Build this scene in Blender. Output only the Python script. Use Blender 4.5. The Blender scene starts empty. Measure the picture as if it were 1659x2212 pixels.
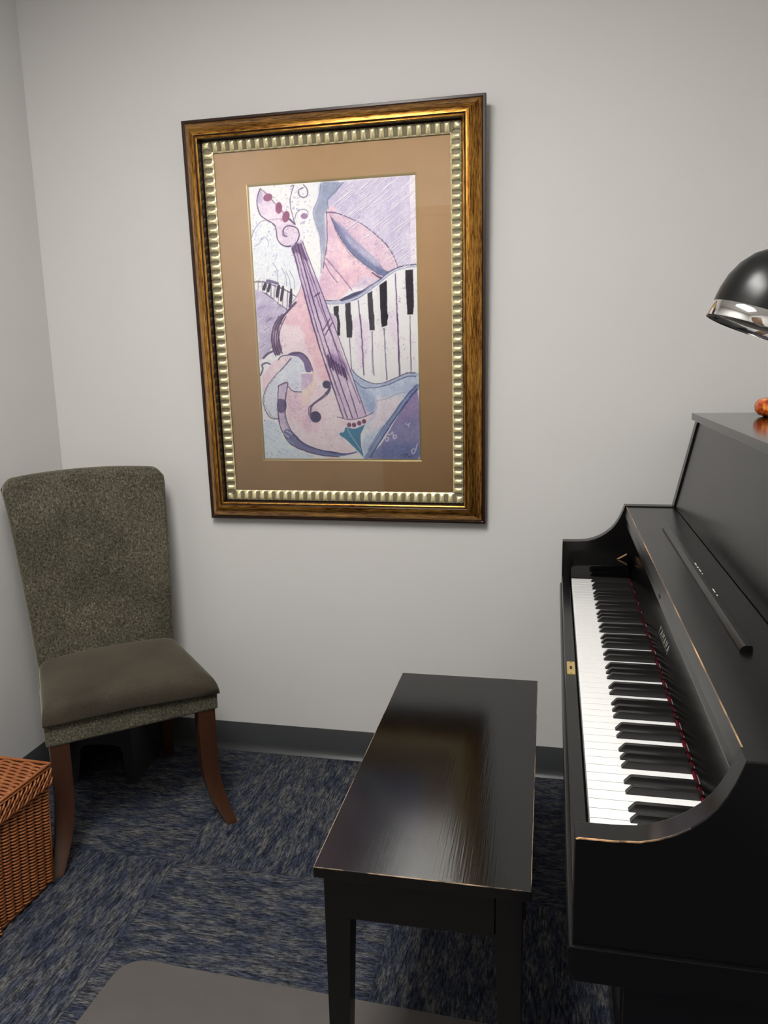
import bpy, bmesh, math, random
import numpy as np
from mathutils import Vector, Matrix
random.seed(7)
sc = bpy.context.scene
COL = sc.collection
PI = math.pi

# ------------------------------------------------------------------ materials
class N:
    """small node-graph helper"""
    def __init__(s, name):
        s.m = bpy.data.materials.new(name); s.m.use_nodes = True
        s.t = s.m.node_tree; s.t.nodes.clear()
        s.out = s.t.nodes.new('ShaderNodeOutputMaterial')
    def n(s, typ, **kw):
        x = s.t.nodes.new(typ)
        for k, v in kw.items():
            if k in x.bl_rna.properties: setattr(x, k, v)
            else: s.set(x.inputs[k.replace('_', ' ')] if k.replace('_', ' ') in x.inputs else x.inputs[int(k[1:])], v)
        return x
    def set(s, inp, v):
        if isinstance(v, bpy.types.NodeSocket): s.t.links.new(v, inp)
        else:
            if inp.type == 'RGBA' and len(v) == 3: v = (*v, 1)
            inp.default_value = v
    def math(s, op, a, b=0.0, c=None):
        x = s.t.nodes.new('ShaderNodeMath'); x.operation = op
        s.set(x.inputs[0], a); s.set(x.inputs[1], b)
        if c is not None: s.set(x.inputs[2], c)
        return x.outputs[0]
    def mix(s, f, a, b):
        x = s.t.nodes.new('ShaderNodeMix'); x.data_type = 'RGBA'
        s.set(x.inputs[0], f); s.set(x.inputs[6], a); s.set(x.inputs[7], b)
        return x.outputs[2]
    def ramp(s, f, stops, interp='LINEAR'):
        x = s.t.nodes.new('ShaderNodeValToRGB'); x.color_ramp.interpolation = interp
        e = x.color_ramp.elements
        while len(e) < len(stops): e.new(.5)
        for i, (p, c) in enumerate(stops):
            e[i].position = p; e[i].color = (*c, 1) if len(c) == 3 else c
        s.set(x.inputs[0], f); return x.outputs[0]
    def obj(s): return s.n('ShaderNodeTexCoord').outputs['Object']
    def scale(s, v, sx, sy, sz):
        x = s.t.nodes.new('ShaderNodeMapping'); s.set(x.inputs[0], v); x.inputs[3].default_value = (sx, sy, sz)
        return x.outputs[0]
    def noise(s, v, sc_, det=3, rough=.5, fac=True):
        x = s.n('ShaderNodeTexNoise'); s.set(x.inputs['Vector'], v)
        x.inputs['Scale'].default_value = sc_; x.inputs['Detail'].default_value = det; x.inputs['Roughness'].default_value = rough
        return x.outputs[0]
    def bsdf(s, color, rough=.5, metal=0., spec=.5, normal=None, **kw):
        b = s.t.nodes.new('ShaderNodeBsdfPrincipled')
        s.set(b.inputs['Base Color'], color); s.set(b.inputs['Roughness'], rough); s.set(b.inputs['Metallic'], metal)
        s.set(b.inputs['Specular IOR Level'], spec)
        if normal is not None: s.set(b.inputs['Normal'], normal)
        for k, v in kw.items(): s.set(b.inputs[k.replace('_', ' ')], v)
        s.t.links.new(b.outputs[0], s.out.inputs[0]); return b
    def bump(s, h, strength=.3, dist=.001):
        x = s.t.nodes.new('ShaderNodeBump'); s.set(x.inputs['Height'], h)
        x.inputs['Strength'].default_value = strength; x.inputs['Distance'].default_value = dist
        return x.outputs[0]

M = {}
def plain(name, col, rough=.5, metal=0., spec=.5, **kw):
    g = N(name); g.bsdf(col, rough, metal, spec, **kw); M[name] = g.m; return g.m

def mat_wall():
    g = N('wall_paint'); o = g.obj()
    c = g.mix(g.noise(o, 3, 2), (.60, .592, .578), (.62, .612, .598))
    g.bsdf(c, .62, 0, .35, g.bump(g.noise(o, 260, 3), .18, .0006)); M['wall'] = g.m
mat_wall()
plain('ceiling', (.74, .73, .70), .9)
plain('cove_rubber', (.050, .054, .055), .32, 0, .5)

def mat_carpet():
    g = N('carpet_tiles'); o = g.obj()
    sp = g.n('ShaderNodeSeparateXYZ'); g.set(sp.inputs[0], o); X, Y = sp.outputs[0], sp.outputs[1]
    T = .6135
    tx = g.math('DIVIDE', g.math('SUBTRACT', X, .045), T); ty = g.math('DIVIDE', g.math('ADD', Y, .003), T)
    fx, fy = g.math('FLOOR', tx), g.math('FLOOR', ty)
    par = g.math('FLOORED_MODULO', g.math('ADD', fx, fy), 2.0)     # 1 -> stripes run along y
    inv = g.math('SUBTRACT', 1.0, par)
    a = g.math('ADD', g.math('MULTIPLY', X, par), g.math('MULTIPLY', Y, inv))      # along the rows
    b = g.math('ADD', g.math('MULTIPLY', Y, par), g.math('MULTIPLY', X, inv))      # across
    rnd = g.math('ADD', g.math('MULTIPLY', fx, 17.31), g.math('MULTIPLY', fy, 9.73))
    def vec(sa, sb):
        cx = g.n('ShaderNodeCombineXYZ'); g.set(cx.inputs[0], g.math('MULTIPLY', a, sa)); g.set(cx.inputs[1], g.math('MULTIPLY', b, sb)); g.set(cx.inputs[2], rnd)
        return cx.outputs[0]
    row = g.math('FLOOR', g.math('DIVIDE', b, .0030))
    rr = g.math('FRACT', g.math('MULTIPLY', g.math('SINE', g.math('MULTIPLY', row, 12.9898)), 43758.5453))
    aj = g.math('ADD', a, g.math('MULTIPLY', rr, .022))
    def vec2(sa, sb):
        cx = g.n('ShaderNodeCombineXYZ'); g.set(cx.inputs[0], g.math('MULTIPLY', aj, sa)); g.set(cx.inputs[1], g.math('MULTIPLY', b, sb)); g.set(cx.inputs[2], rnd)
        return cx.outputs[0]
    patch = g.noise(vec2(15, 42), 1, 2, .5)
    blk = g.noise(vec2(46, 150), 1, 2, .6)
    cxr = g.n('ShaderNodeCombineXYZ'); g.set(cxr.inputs[0], g.math('MULTIPLY', aj, 42)); g.set(cxr.inputs[1], g.math('MULTIPLY', row, 3.7)); g.set(cxr.inputs[2], rnd)
    fine = g.noise(cxr.outputs[0], 1, 2, .6)
    grain = g.noise(vec(420, 420), 1, 1, .6)
    base = g.ramp(g.math('ADD', g.math('MULTIPLY', patch, .6), g.math('MULTIPLY', blk, .4)),
                  [(.40, (.023, .0275, .043)), (.47, (.031, .036, .052)), (.52, (.046, .049, .058)), (.62, (.070, .070, .070))])
    lines = g.ramp(fine, [(.36, (.34, .34, .37)), (.50, (.95, .95, .97)), (.64, (1.75, 1.72, 1.66))])
    mx = g.n('ShaderNodeMix', data_type='RGBA', blend_type='MULTIPLY'); mx.inputs[0].default_value = 1
    g.set(mx.inputs[6], base); g.set(mx.inputs[7], lines)
    gr = g.ramp(grain, [(.3, (.6, .6, .6)), (.7, (1.4, 1.4, 1.4))])
    m2 = g.n('ShaderNodeMix', data_type='RGBA', blend_type='MULTIPLY'); m2.inputs[0].default_value = 1
    g.set(m2.inputs[6], mx.outputs[2]); g.set(m2.inputs[7], gr)
    # dark seam between tiles
    def edge(t):
        fr = g.math('FRACT', t); return g.math('MINIMUM', fr, g.math('SUBTRACT', 1.0, fr))
    e = g.math('MINIMUM', edge(tx), edge(ty)); seam = g.math('LESS_THAN', e, .0028)
    c = g.mix(g.math('MULTIPLY', seam, .3), m2.outputs[2], (.008, .01, .016))
    g.bsdf(c, .95, 0, .1, g.bump(fine, .6, .002)); M['carpet'] = g.m
mat_carpet()

def mat_black(name, rough=.26, grain=(60, 2, 2), col=(.002, .0019, .002), gs=.05, spec=.45):
    g = N(name); o = g.obj()
    n1 = g.noise(g.scale(o, *grain), 5, 3); n2 = g.noise(o, 9, 3)
    r = g.math('ADD', rough - .02, g.math('MULTIPLY', n2, .04))
    g.bsdf(col, r, 0, spec, g.bump(n1, gs, .0006)); M[name] = g.m
mat_black('piano_black', .24, (2, 1, 2), gs=.03)
mat_black('fallboard_black', .17, (2, 1, 2), gs=.03)
mat_black('piano_gloss', .10, (2, 1, 2), gs=.02)
mat_black('bench_black', .135, (60, 1.5, 60), (.0018, .0015, .0015), .20, .47)
def mat_worn():
    g = N('worn_edge'); o = g.obj()
    f = g.ramp(g.noise(o, 14, 4, .6), [(.40, (0, 0, 0)), (.56, (1, 1, 1))])
    c = g.mix(f, (.02, .016, .013), (.40, .27, .17)); g.bsdf(c, .45); M['worn'] = g.m
    g = N('worn_edge_strong'); o = g.obj()
    f = g.ramp(g.noise(g.scale(o, 1, .6, 1), 9, 4, .6), [(.44, (0, 0, 0)), (.60, (1, 1, 1))])
    c = g.mix(f, (.10, .07, .05), (.62, .36, .15)); g.bsdf(c, .45); M['worn2'] = g.m
    g = N('worn_arm_edge'); o = g.obj()
    sx = g.n('ShaderNodeSeparateXYZ'); g.set(sx.inputs[0], o)
    fade = g.math('MINIMUM', 1.0, g.math('MAXIMUM', 0.0, g.math('DIVIDE', g.math('SUBTRACT', .105, sx.outputs[0]), .07)))
    wob = g.ramp(g.noise(o, 70, 3), [(.35, (.15, .15, .15)), (.6, (1, 1, 1))])
    g.bsdf(g.mix(g.math('MULTIPLY', fade, wob), (.02, .014, .010), (.56, .31, .14)), .45); M['worn3'] = g.m
    plain('paint_chip', (.55, .54, .52), .6)
mat_worn()
plain('key_white', (.76, .76, .75), .18, Coat_Weight=.4)
plain('key_black', (.012, .011, .011), .25)
plain('key_side', (.20, .16, .11), .6)
plain('felt_red', (.075, .003, .009), .95, 0, .1)
plain('brass', (.80, .58, .22), .35, .85)
plain('dark_hole', (.01, .008, .006), .8)
plain('bare_wood', (.42, .25, .11), .5)
plain('chrome', (.86, .85, .84), .07, 1.)
plain('lamp_black', (.006, .006, .006), .30, 0, .32)
plain('bulb_glass', (.75, .73, .70), .25)
plain('lamp_inside', (.55, .55, .53), .4)
plain('stool_plastic', (.016, .016, .017), .5)
plain('letter_inlay', (.22, .205, .175), .4, .2)
plain('gold_bevel', (.56, .43, .20), .38, .5)
plain('trim_white', (.75, .74, .72), .5)
plain('foot_rubber', (.02, .02, .02), .8)

def mat_wood(name, c1, c2, rough):
    g = N(name); o = g.obj()
    f = g.noise(g.scale(o, 40, 40, 3), 2, 4)
    g.bsdf(g.mix(f, c1, c2), rough, 0, .5, g.bump(f, .08, .0005)); M[name] = g.m
mat_wood('leg_wood', (.030, .011, .0045), (.056, .020, .008), .33)
mat_wood('door_wood', (.10, .06, .035), (.16, .10, .06), .4)

def mat_fabric():
    g = N('chenille'); o = g.obj()
    big = g.noise(o, 9, 3); med = g.noise(g.scale(o, 1, 1, .8), 190, 2, .6); fine = g.noise(o, 460, 3, .7)
    s = g.math('ADD', g.math('MULTIPLY', med, .55), g.math('MULTIPLY', fine, .45))
    c = g.ramp(s, [(.35, (.014, .012, .007)), (.44, (.052, .047, .032)), (.55, (.090, .083, .060)), (.66, (.190, .178, .135))])
    mm = g.n('ShaderNodeMix', data_type='RGBA', blend_type='MULTIPLY'); mm.inputs[0].default_value = 1
    g.set(mm.inputs[6], c); g.set(mm.inputs[7], g.ramp(big, [(.35, (.8, .8, .8)), (.65, (1.15, 1.15, 1.15))]))
    b = g.bsdf(mm.outputs[2], .88, 0, .15, g.bump(med, .5, .002))
    b.inputs['Sheen Weight'].default_value = .35; b.inputs['Sheen Roughness'].default_value = .4
    b.inputs['Sheen Tint'].default_value = (.8, .76, .62, 1)
    M['fabric'] = g.m
    g = N('chenille_seat'); o = g.obj()
    big = g.noise(o, 7, 3); fine = g.noise(o, 240, 3, .7)
    c = g.mix(fine, (.022, .017, .011), (.066, .055, .039))
    mm = g.n('ShaderNodeMix', data_type='RGBA', blend_type='MULTIPLY'); mm.inputs[0].default_value = 1
    g.set(mm.inputs[6], c); g.set(mm.inputs[7], g.ramp(big, [(.35, (.75, .75, .75)), (.65, (1.2, 1.2, 1.2))]))
    b = g.bsdf(mm.outputs[2], .8, 0, .2, g.bump(fine, .35, .0015))
    b.inputs['Sheen Weight'].default_value = .35; b.inputs['Sheen Roughness'].default_value = .35
    b.inputs['Sheen Tint'].default_value = (.8, .75, .62, 1)
    M['fabric_seat'] = g.m
mat_fabric()

def mat_wicker():
    g = N('wicker'); o = g.obj()
    f = g.noise(o, 26, 3); f2 = g.noise(o, 180, 2)
    c = g.mix(f, (.17, .048, .014), (.38, .130, .036)); c = g.mix(g.math('MULTIPLY', f2, .4), c, (.20, .06, .018))
    g.bsdf(c, .42, 0, .5); M['wicker'] = g.m
    plain('wicker_core', (.05, .014, .006), .8)
mat_wicker()

def mat_frame():
    g = N('antique_gold'); o = g.obj()
    geo = g.n('ShaderNodeUVMap').outputs[0]
    n1 = g.noise(g.scale(geo, 26, 38, 1), 1, 5, .72); n2 = g.noise(g.scale(geo, 5, 9, 1), 1, 3)
    f = g.math('ADD', g.math('MULTIPLY', n1, .68), g.math('MULTIPLY', n2, .32))
    c = g.ramp(f, [(.36, (.035, .010, .003)), (.44, (.18, .065, .011)), (.51, (.44, .205, .036)), (.64, (.72, .41, .09))])
    g.bsdf(c, .33, .88, .5, g.bump(f, .10, .001)); M['gold'] = g.m
    g = N('frame_dark_lip'); g.bsdf((.022, .008, .004), .35, .1); M['lip'] = g.m
    g = N('bead_gold'); o = g.obj()
    f = g.noise(o, 120, 3); g.bsdf(g.mix(f, (.62, .52, .27), (.80, .72, .44)), .36, .55, .5, g.bump(f, .4, .001)); M['bead'] = g.m
    plain('bead_groove', (.17, .145, .085), .5, .3)
    g = N('mat_board'); o = g.obj(); f = g.noise(o, 22, 3); f2 = g.noise(o, 700, 2)
    g.bsdf(g.mix(f, (.43, .262, .122), (.49, .300, .145)), .55, 0, .4, g.bump(f2, .25, .0005)); M['matboard'] = g.m
    g = N('art_print')
    at = g.n('ShaderNodeAttribute', attribute_name='paint'); g.bsdf(at.outputs['Color'], .5, 0, .3); M['art'] = g.m
    g = N('picture_glass')
    fr = g.n('ShaderNodeFresnel', IOR=1.5); tr = g.n('ShaderNodeBsdfTransparent'); gl = g.n('ShaderNodeBsdfGlossy', Roughness=.0)
    mx = g.n('ShaderNodeMixShader'); g.set(mx.inputs[0], g.math('MULTIPLY', fr.outputs[0], 1.0))
    g.t.links.new(tr.outputs[0], mx.inputs[1]); g.t.links.new(gl.outputs[0], mx.inputs[2]); g.t.links.new(mx.outputs[0], g.out.inputs[0])
    M['glass'] = g.m
mat_frame()

def mat_floor_mat():
    g = N('chair_mat'); o = g.obj(); f = g.noise(o, 11, 4, .6); f2 = g.noise(o, 500, 2)
    g.bsdf(g.mix(f, (.068, .061, .058), (.098, .089, .084)), .55, 0, .4, g.bump(f2, .2, .0005)); M['floor_mat'] = g.m
    g = N('orange_glaze'); o = g.obj(); f = g.noise(o, 60, 4, .7)
    g.bsdf(g.ramp(f, [(.36, (.16, .012, .004)), (.48, (.50, .075, .012)), (.60, (.80, .25, .03)), (.72, (.95, .62, .18))]), .16, 0, .6, g.bump(f, .3, .002)); M['orange'] = g.m
    g = N('light_diffuser'); e = g.n('ShaderNodeEmission', Color=(1.0, .975, .94, 1), Strength=LIGHT)
    g.t.links.new(e.outputs[0], g.out.inputs[0]); M['diffuser'] = g.m
LIGHT = 33.5
mat_floor_mat()

# ------------------------------------------------------------------ mesh helpers
def link(o, parent=None):
    COL.objects.link(o)
    if parent is not None: o.parent = parent
    return o
def finish(name, bm, mats, parent=None, smooth=False, loc=None, bevel=0, seg=2, autos=None):
    if bevel:
        bmesh.ops.recalc_face_normals(bm, faces=bm.faces)
        es = [e for e in bm.edges if len(e.link_faces) == 2 and e.calc_face_angle(0) > .5]
        bmesh.ops.bevel(bm, geom=es, offset=bevel, segments=seg, profile=.7, affect='EDGES', clamp_overlap=True)
    bmesh.ops.recalc_face_normals(bm, faces=bm.faces)
    me = bpy.data.meshes.new(name); bm.to_mesh(me); bm.free()
    for m in (mats if isinstance(mats, (list, tuple)) else [mats]): me.materials.append(M[m])
    if smooth:
        for p in me.polygons: p.use_smooth = True
        if autos is not None:
            me.set_sharp_from_angle(angle=autos)
    o = bpy.data.objects.new(name, me); link(o, parent)
    if loc is not None: o.location = loc
    return o
def thing(name, label, cat, loc=(0, 0, 0), rz=0, group=None):
    o = bpy.data.objects.new(name, None); o.empty_display_size = .05; link(o)
    o.location = loc; o.rotation_euler = (0, 0, rz); o['label'] = label; o['category'] = cat
    if group: o['group'] = group
    return o
def struct(name, bm, mat, label, cat, **k):
    o = finish(name, bm, mat, **k); o['kind'] = 'structure'; o['label'] = label; o['category'] = cat; return o
def box(bm, x0, x1, y0, y1, z0, z1, mi=0):
    vs = [bm.verts.new((x, y, z)) for z in (z0, z1) for y in (y0, y1) for x in (x0, x1)]
    for f in ((0, 2, 3, 1), (4, 5, 7, 6), (0, 1, 5, 4), (2, 6, 7, 3), (0, 4, 6, 2), (1, 3, 7, 5)):
        bm.faces.new([vs[i] for i in f]).material_index = mi
    return vs
def prism(bm, pts, axis, a, b, mi=0):
    """extrude a 2-D outline along an axis; axis 'y': pts=(x,z); 'x': pts=(y,z); 'z': pts=(x,y)"""
    def v(p, t): return {'y': (p[0], t, p[1]), 'x': (t, p[0], p[1]), 'z': (p[0], p[1], t)}[axis]
    A = [bm.verts.new(v(p, a)) for p in pts]; B = [bm.verts.new(v(p, b)) for p in pts]
    n = len(pts); out = []
    for i in range(n):
        f = bm.faces.new((A[i], A[(i+1) % n], B[(i+1) % n], B[i])); f.material_index = mi; out.append(f)
    for q in (A, B[::-1]):
        f = bm.faces.new(q); f.material_index = mi; out.append(f)
    bmesh.ops.recalc_face_normals(bm, faces=bm.faces)
    return out
def tube(bm, path, r, n=8, mi=0, cap=True, up=Vector((0, 0, 1))):
    rings = []; P = [Vector(p) for p in path]; R = r if isinstance(r, (list, tuple)) else [r]*len(P)
    for i, p in enumerate(P):
        d = (P[min(i+1, len(P)-1)]-P[max(i-1, 0)]).normalized()
        u = d.cross(up)
        if u.length < 1e-4: u = d.cross(Vector((1, 0, 0)))
        u.normalize(); w = u.cross(d)
        rings.append([bm.verts.new(p+R[i]*(math.cos(2*PI*k/n)*u+math.sin(2*PI*k/n)*w)) for k in range(n)])
    for a, b in zip(rings, rings[1:]):
        for k in range(n):
            bm.faces.new((a[k], a[(k+1) % n], b[(k+1) % n], b[k])).material_index = mi
    if cap:
        bm.faces.new(rings[0][::-1]).material_index = mi; bm.faces.new(rings[-1]).material_index = mi
def lathe(bm, prof, n=48, mi=0, axis=None, cen=Vector((0, 0, 0)), mod=None):
    ax = (axis or Vector((0, 0, 1))).normalized(); u = ax.orthogonal().normalized(); w = ax.cross(u)
    rings = []
    for r, h in prof:
        if r < 1e-6: rings.append([bm.verts.new(cen+ax*h)])
        else:
            rings.append([bm.verts.new(cen+ax*h+(r*(mod(2*PI*k/n, h) if mod else 1))*(math.cos(2*PI*k/n)*u+math.sin(2*PI*k/n)*w)) for k in range(n)])
    for a, b in zip(rings, rings[1:]):
        for k in range(n):
            q = [a[k % len(a)], a[(k+1) % len(a)], b[(k+1) % len(b)], b[k % len(b)]]
            q = list(dict.fromkeys(q))
            if len(q) > 2: bm.faces.new(q).material_index = mi
def BM(): return bmesh.new()

# ------------------------------------------------------------------ room
RX, RF, RH = 2.40, -3.45, 2.62        # right wall x, front wall y, ceiling height
b = BM(); box(b, -.12, RX+.12, 0, .12, -.06, RH+.06); struct('wall_back', b, 'wall', 'light greige painted wall behind the picture and piano', 'wall')
b = BM(); box(b, -.12, 0, RF-.12, 0, -.06, RH+.06); struct('wall_left', b, 'wall', 'light greige wall at the left of the chair', 'wall')
b = BM(); box(b, RX, RX+.12, RF-.12, 0, -.06, RH+.06); struct('wall_right', b, 'wall', 'light greige wall behind the upright piano', 'wall')
# front wall with a door opening
DX0, DX1, DH = .42, 1.34, 2.12
b = BM(); box(b, 0, DX0, RF-.12, RF, -.06, RH+.06); box(b, DX1, RX, RF-.12, RF, -.06, RH+.06); box(b, DX0, DX1, RF-.12, RF, DH, RH+.06)
struct('wall_front', b, 'wall', 'light greige wall behind the viewer with the door', 'wall')
b = BM(); box(b, -.12, RX+.12, RF-.12, .12, -.06, 0); struct('floor', b, 'carpet', 'blue and grey carpet tiles laid in quarter turns', 'floor')
b = BM(); box(b, 0, RX, RF, 0, RH, RH+.06); struct('ceiling', b, 'ceiling', 'white ceiling', 'ceiling')
d = BM(); box(d, DX0+.004, DX1-.004, RF-.07, RF-.02, .008, DH-.004)
dr = struct('door_1', d, 'door_wood', 'brown wooden door behind the viewer', 'door', bevel=.002)
h = BM(); tube(h, [(DX1-.08, RF-.02, 1.0), (DX1-.08, RF+.03, 1.0), (DX1-.20, RF+.035, 1.0)], .009, 10); finish('door_handle', h, 'chrome', dr, True)
b = BM()
for a_, c_ in ((DX0-.05, DX0+.003), (DX1-.003, DX1+.05)): box(b, a_, c_, RF-.02, RF+.015, 0, DH+.05)
box(b, DX0+.003, DX1-.003, RF-.02, RF+.015, DH-.003, DH+.05)
struct('trim_1', b, 'door_wood', 'brown trim round the door', 'trim')

# rubber cove base: profile (distance from wall, height)
COVE = [(0, 0), (.015, 0), (.0153, .0015), (.0125, .0045), (.0085, .009), (.0055, .0145), (.0038, .022), (.0032, .03), (.0030, .098), (.0018, .1016), (0, .1016)]
def cove(name, kind, lo, hi, label):
    b = BM()
    if kind == 'back': prism(b, [(-d_, z) for d_, z in COVE], 'x', lo, hi)
    if kind == 'front': prism(b, [(RF+d_, z) for d_, z in COVE], 'x', lo, hi)
    if kind == 'left': prism(b, [(d_, z) for d_, z in COVE], 'y', lo, hi)
    if kind == 'right': prism(b, [(RX-d_, z) for d_, z in COVE], 'y', lo, hi)
    struct(name, b, 'cove_rubber', label, 'baseboard', smooth=True, autos=.9)
cove('baseboard_back', 'back', 0, RX, 'dark grey rubber cove base along the back wall')
cove('baseboard_left', 'left', RF, 0, 'dark grey rubber cove base along the left wall')
cove('baseboard_right', 'right', RF, 0, 'dark grey rubber cove base behind the piano')
cove('baseboard_front', 'front', DX1+.05, RX, 'dark grey rubber cove base beside the door')

# ceiling light (fluorescent troffer)
LX, LY = 1.02, -1.92
t = thing('ceiling_light', 'rectangular white fluorescent ceiling light above the bench', 'ceiling light', (LX, LY, RH))
b = BM()
for x0, x1, y0, y1 in ((-.32, .32, -.63, -.60), (-.32, .32, .60, .63), (-.32, -.29, -.60, .60), (.29, .32, -.60, .60)): box(b, x0, x1, y0, y1, -.02, 0)
finish('light_frame', b, 'trim_white', t)
b = BM(); box(b, -.29, .29, -.60, .60, -.012, -.002); finish('diffuser', b, 'diffuser', t)

# ------------------------------------------------------------------ framed picture
pic = thing('framed_picture', 'large gold framed print of a violin, horn and piano keys on the back wall', 'picture', (.990, -.004, .8254))
pic.rotation_euler = (math.radians(1.62), 0, 0)
HW, HH = .4445, .5965          # half outer size; local z runs 0..2*HH, local y negative towards the room
def rect_ring(bm, prof, mats, uvscale=True):
    """mitred moulding: prof = list of (inset from the outer edge, projection from wall)"""
    uvl = bm.loops.layers.uv.verify()
    cs = [(-1, -1), (1, -1), (1, 1), (-1, 1)]
    rows = []
    for ins, pr in prof:
        rows.append([bm.verts.new((sx*(HW-ins), -pr, HH+sz*(HH-ins))) for sx, sz in cs])
    for j in range(len(prof)-1):
        for k in range(4):
            a_, c_ = k, (k+1) % 4
            f = bm.faces.new((rows[j][a_], rows[j][c_], rows[j+1][c_], rows[j+1][a_])); f.material_index = mats[j]
            ln = 2*(HW if k % 2 == 0 else HH)
            tot = j/len(prof)
            uv = [(k*3.1, prof[j][0]*8), (k*3.1+ln, prof[j][0]*8), (k*3.1+ln, prof[j+1][0]*8), (k*3.1, prof[j+1][0]*8)]
            for l, q in zip(f.loops, uv): l[uvl].uv = q
prof = [(0, 0), (0, .021), (.0015, .0235), (.0075, .0245), (.009, .0235), (.011, .025)]
mi = [1, 1, 1, 1, 1]
for i in range(1, 9):
    s = i/8; prof.append((.011+.040*s, 0.025+.033*(math.sin(s*PI/2)**.9))); mi.append(0)
prof += [(.0525, .0570), (.054, .0550), (.0555, .0562), (.0585, .0570), (.0610, .0555)]; mi += [1, 1, 0, 0, 0]
prof += [(.0622, .036), (.0622, .026), (.066, .026)]; mi += [1, 1, 1]
b = BM(); rect_ring(b, prof, mi); fr_ = finish('frame_moulding', b, ['gold', 'lip'], pic, True, autos=.7)
# ribbed inner liner
def liner():
    b = BM()
    i0, i1 = .0655, .0965; W = i1-i0
    cs = [(-1, -1), (1, -1), (1, 1), (-1, 1)]
    NW = 9
    for k in range(4):
        sx, sz = cs[k]; ex, ez = cs[(k+1) % 4]
        L = 2*((HW if k % 2 == 0 else HH)-i0); nb = 29 if k % 2 == 0 else 41; ns = nb*8
        grid = []
        for i in range(ns+1):
            s = i/ns; row = []
            for j in range(NW+1):
                w = j/NW; ins = i0+w*W
                # position along the side, mitred
                p0 = Vector((sx*(HW-ins), 0, HH+sz*(HH-ins))); p1 = Vector((ex*(HW-ins), 0, HH+ez*(HH-ins)))
                lo, hi = w*W/L, 1-w*W/L
                p = p0.lerp(p1, min(max((s-lo)/(hi-lo), 0), 1))
                ph = (s*nb) % 1
                pad = 1/(1+math.exp(-26*(.25+.075*math.cos(2*PI*w)-abs(ph-.5))))
                ridge = math.sin(PI*min(max(w*1.05, 0), 1))**.6 if 0 < w < 1 else 0
                edge = .004*(w > .86)
                p.y = -(.0285+.0065*(1-w)*.6+ridge*(.0015+.0052*pad)*(1-.25*w)+edge*0)
                row.append((b.verts.new(p), pad))
            grid.append(row)
        for i in range(ns):
            for j in range(NW):
                q = [grid[i][j], grid[i+1][j], grid[i+1][j+1], grid[i][j+1]]
                f = b.faces.new([x[0] for x in q]); f.material_index = 0 if sum(x[1] for x in q)/4 > .42 or j == NW-1 else 1
    bmesh.ops.remove_doubles(b, verts=b.verts, dist=1e-5)
    finish('beaded_liner', b, ['bead', 'bead_groove'], pic, True)
liner()
# mat board with bevelled opening, print, glass
AW, AH0, AH1 = .2475, .1965, .9990      # art half width and lower/upper local z
def ring_between(bm, a, c, y0, y1, mi=0):
    A = [bm.verts.new((x, -y0, z)) for x, z in a]; B = [bm.verts.new((x, -y1, z)) for x, z in c]
    for k in range(4): bm.faces.new((A[k], A[(k+1) % 4], B[(k+1) % 4], B[k])).material_index = mi
def rc(w, z0, z1): return [(-w, z0), (w, z0), (w, z1), (-w, z1)]
b = BM()
ow, oz0, oz1 = HW-.0955, .0955, 2*HH-.0955
g_ = .0065
ring_between(b, rc(ow, oz0, oz1), rc(AW+g_, AH0-g_, AH1+g_), .0240, .0240)
ring_between(b, rc(AW+g_, AH0-g_, AH1+g_), rc(AW+g_, AH0-g_, AH1+g_), .0240, .0200)
ring_between(b, rc(AW+g_, AH0-g_, AH1+g_), rc(ow, oz0, oz1), .0200, .0200)
finish('mat_board', b, 'matboard', pic)
b = BM()
ring_between(b, rc(AW+g_, AH0-g_, AH1+g_), rc(AW+g_*.5, AH0-g_*.5, AH1+g_*.5), .0242, .0230)
ring_between(b, rc(AW+g_*.5, AH0-g_*.5, AH1+g_*.5), rc(AW, AH0, AH1), .0230, .0202)
finish('mat_bevel', b, 'gold_bevel', pic)
b = BM(); box(b, -ow, ow, -.0262, -.0250, oz0, oz1); finish('glass_pane', b, 'glass', pic)
b = BM(); box(b, -HW+.03, HW-.03, -.008, -.004, .03, 2*HH-.03); finish('backing_board', b, 'door_wood', pic)

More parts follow.
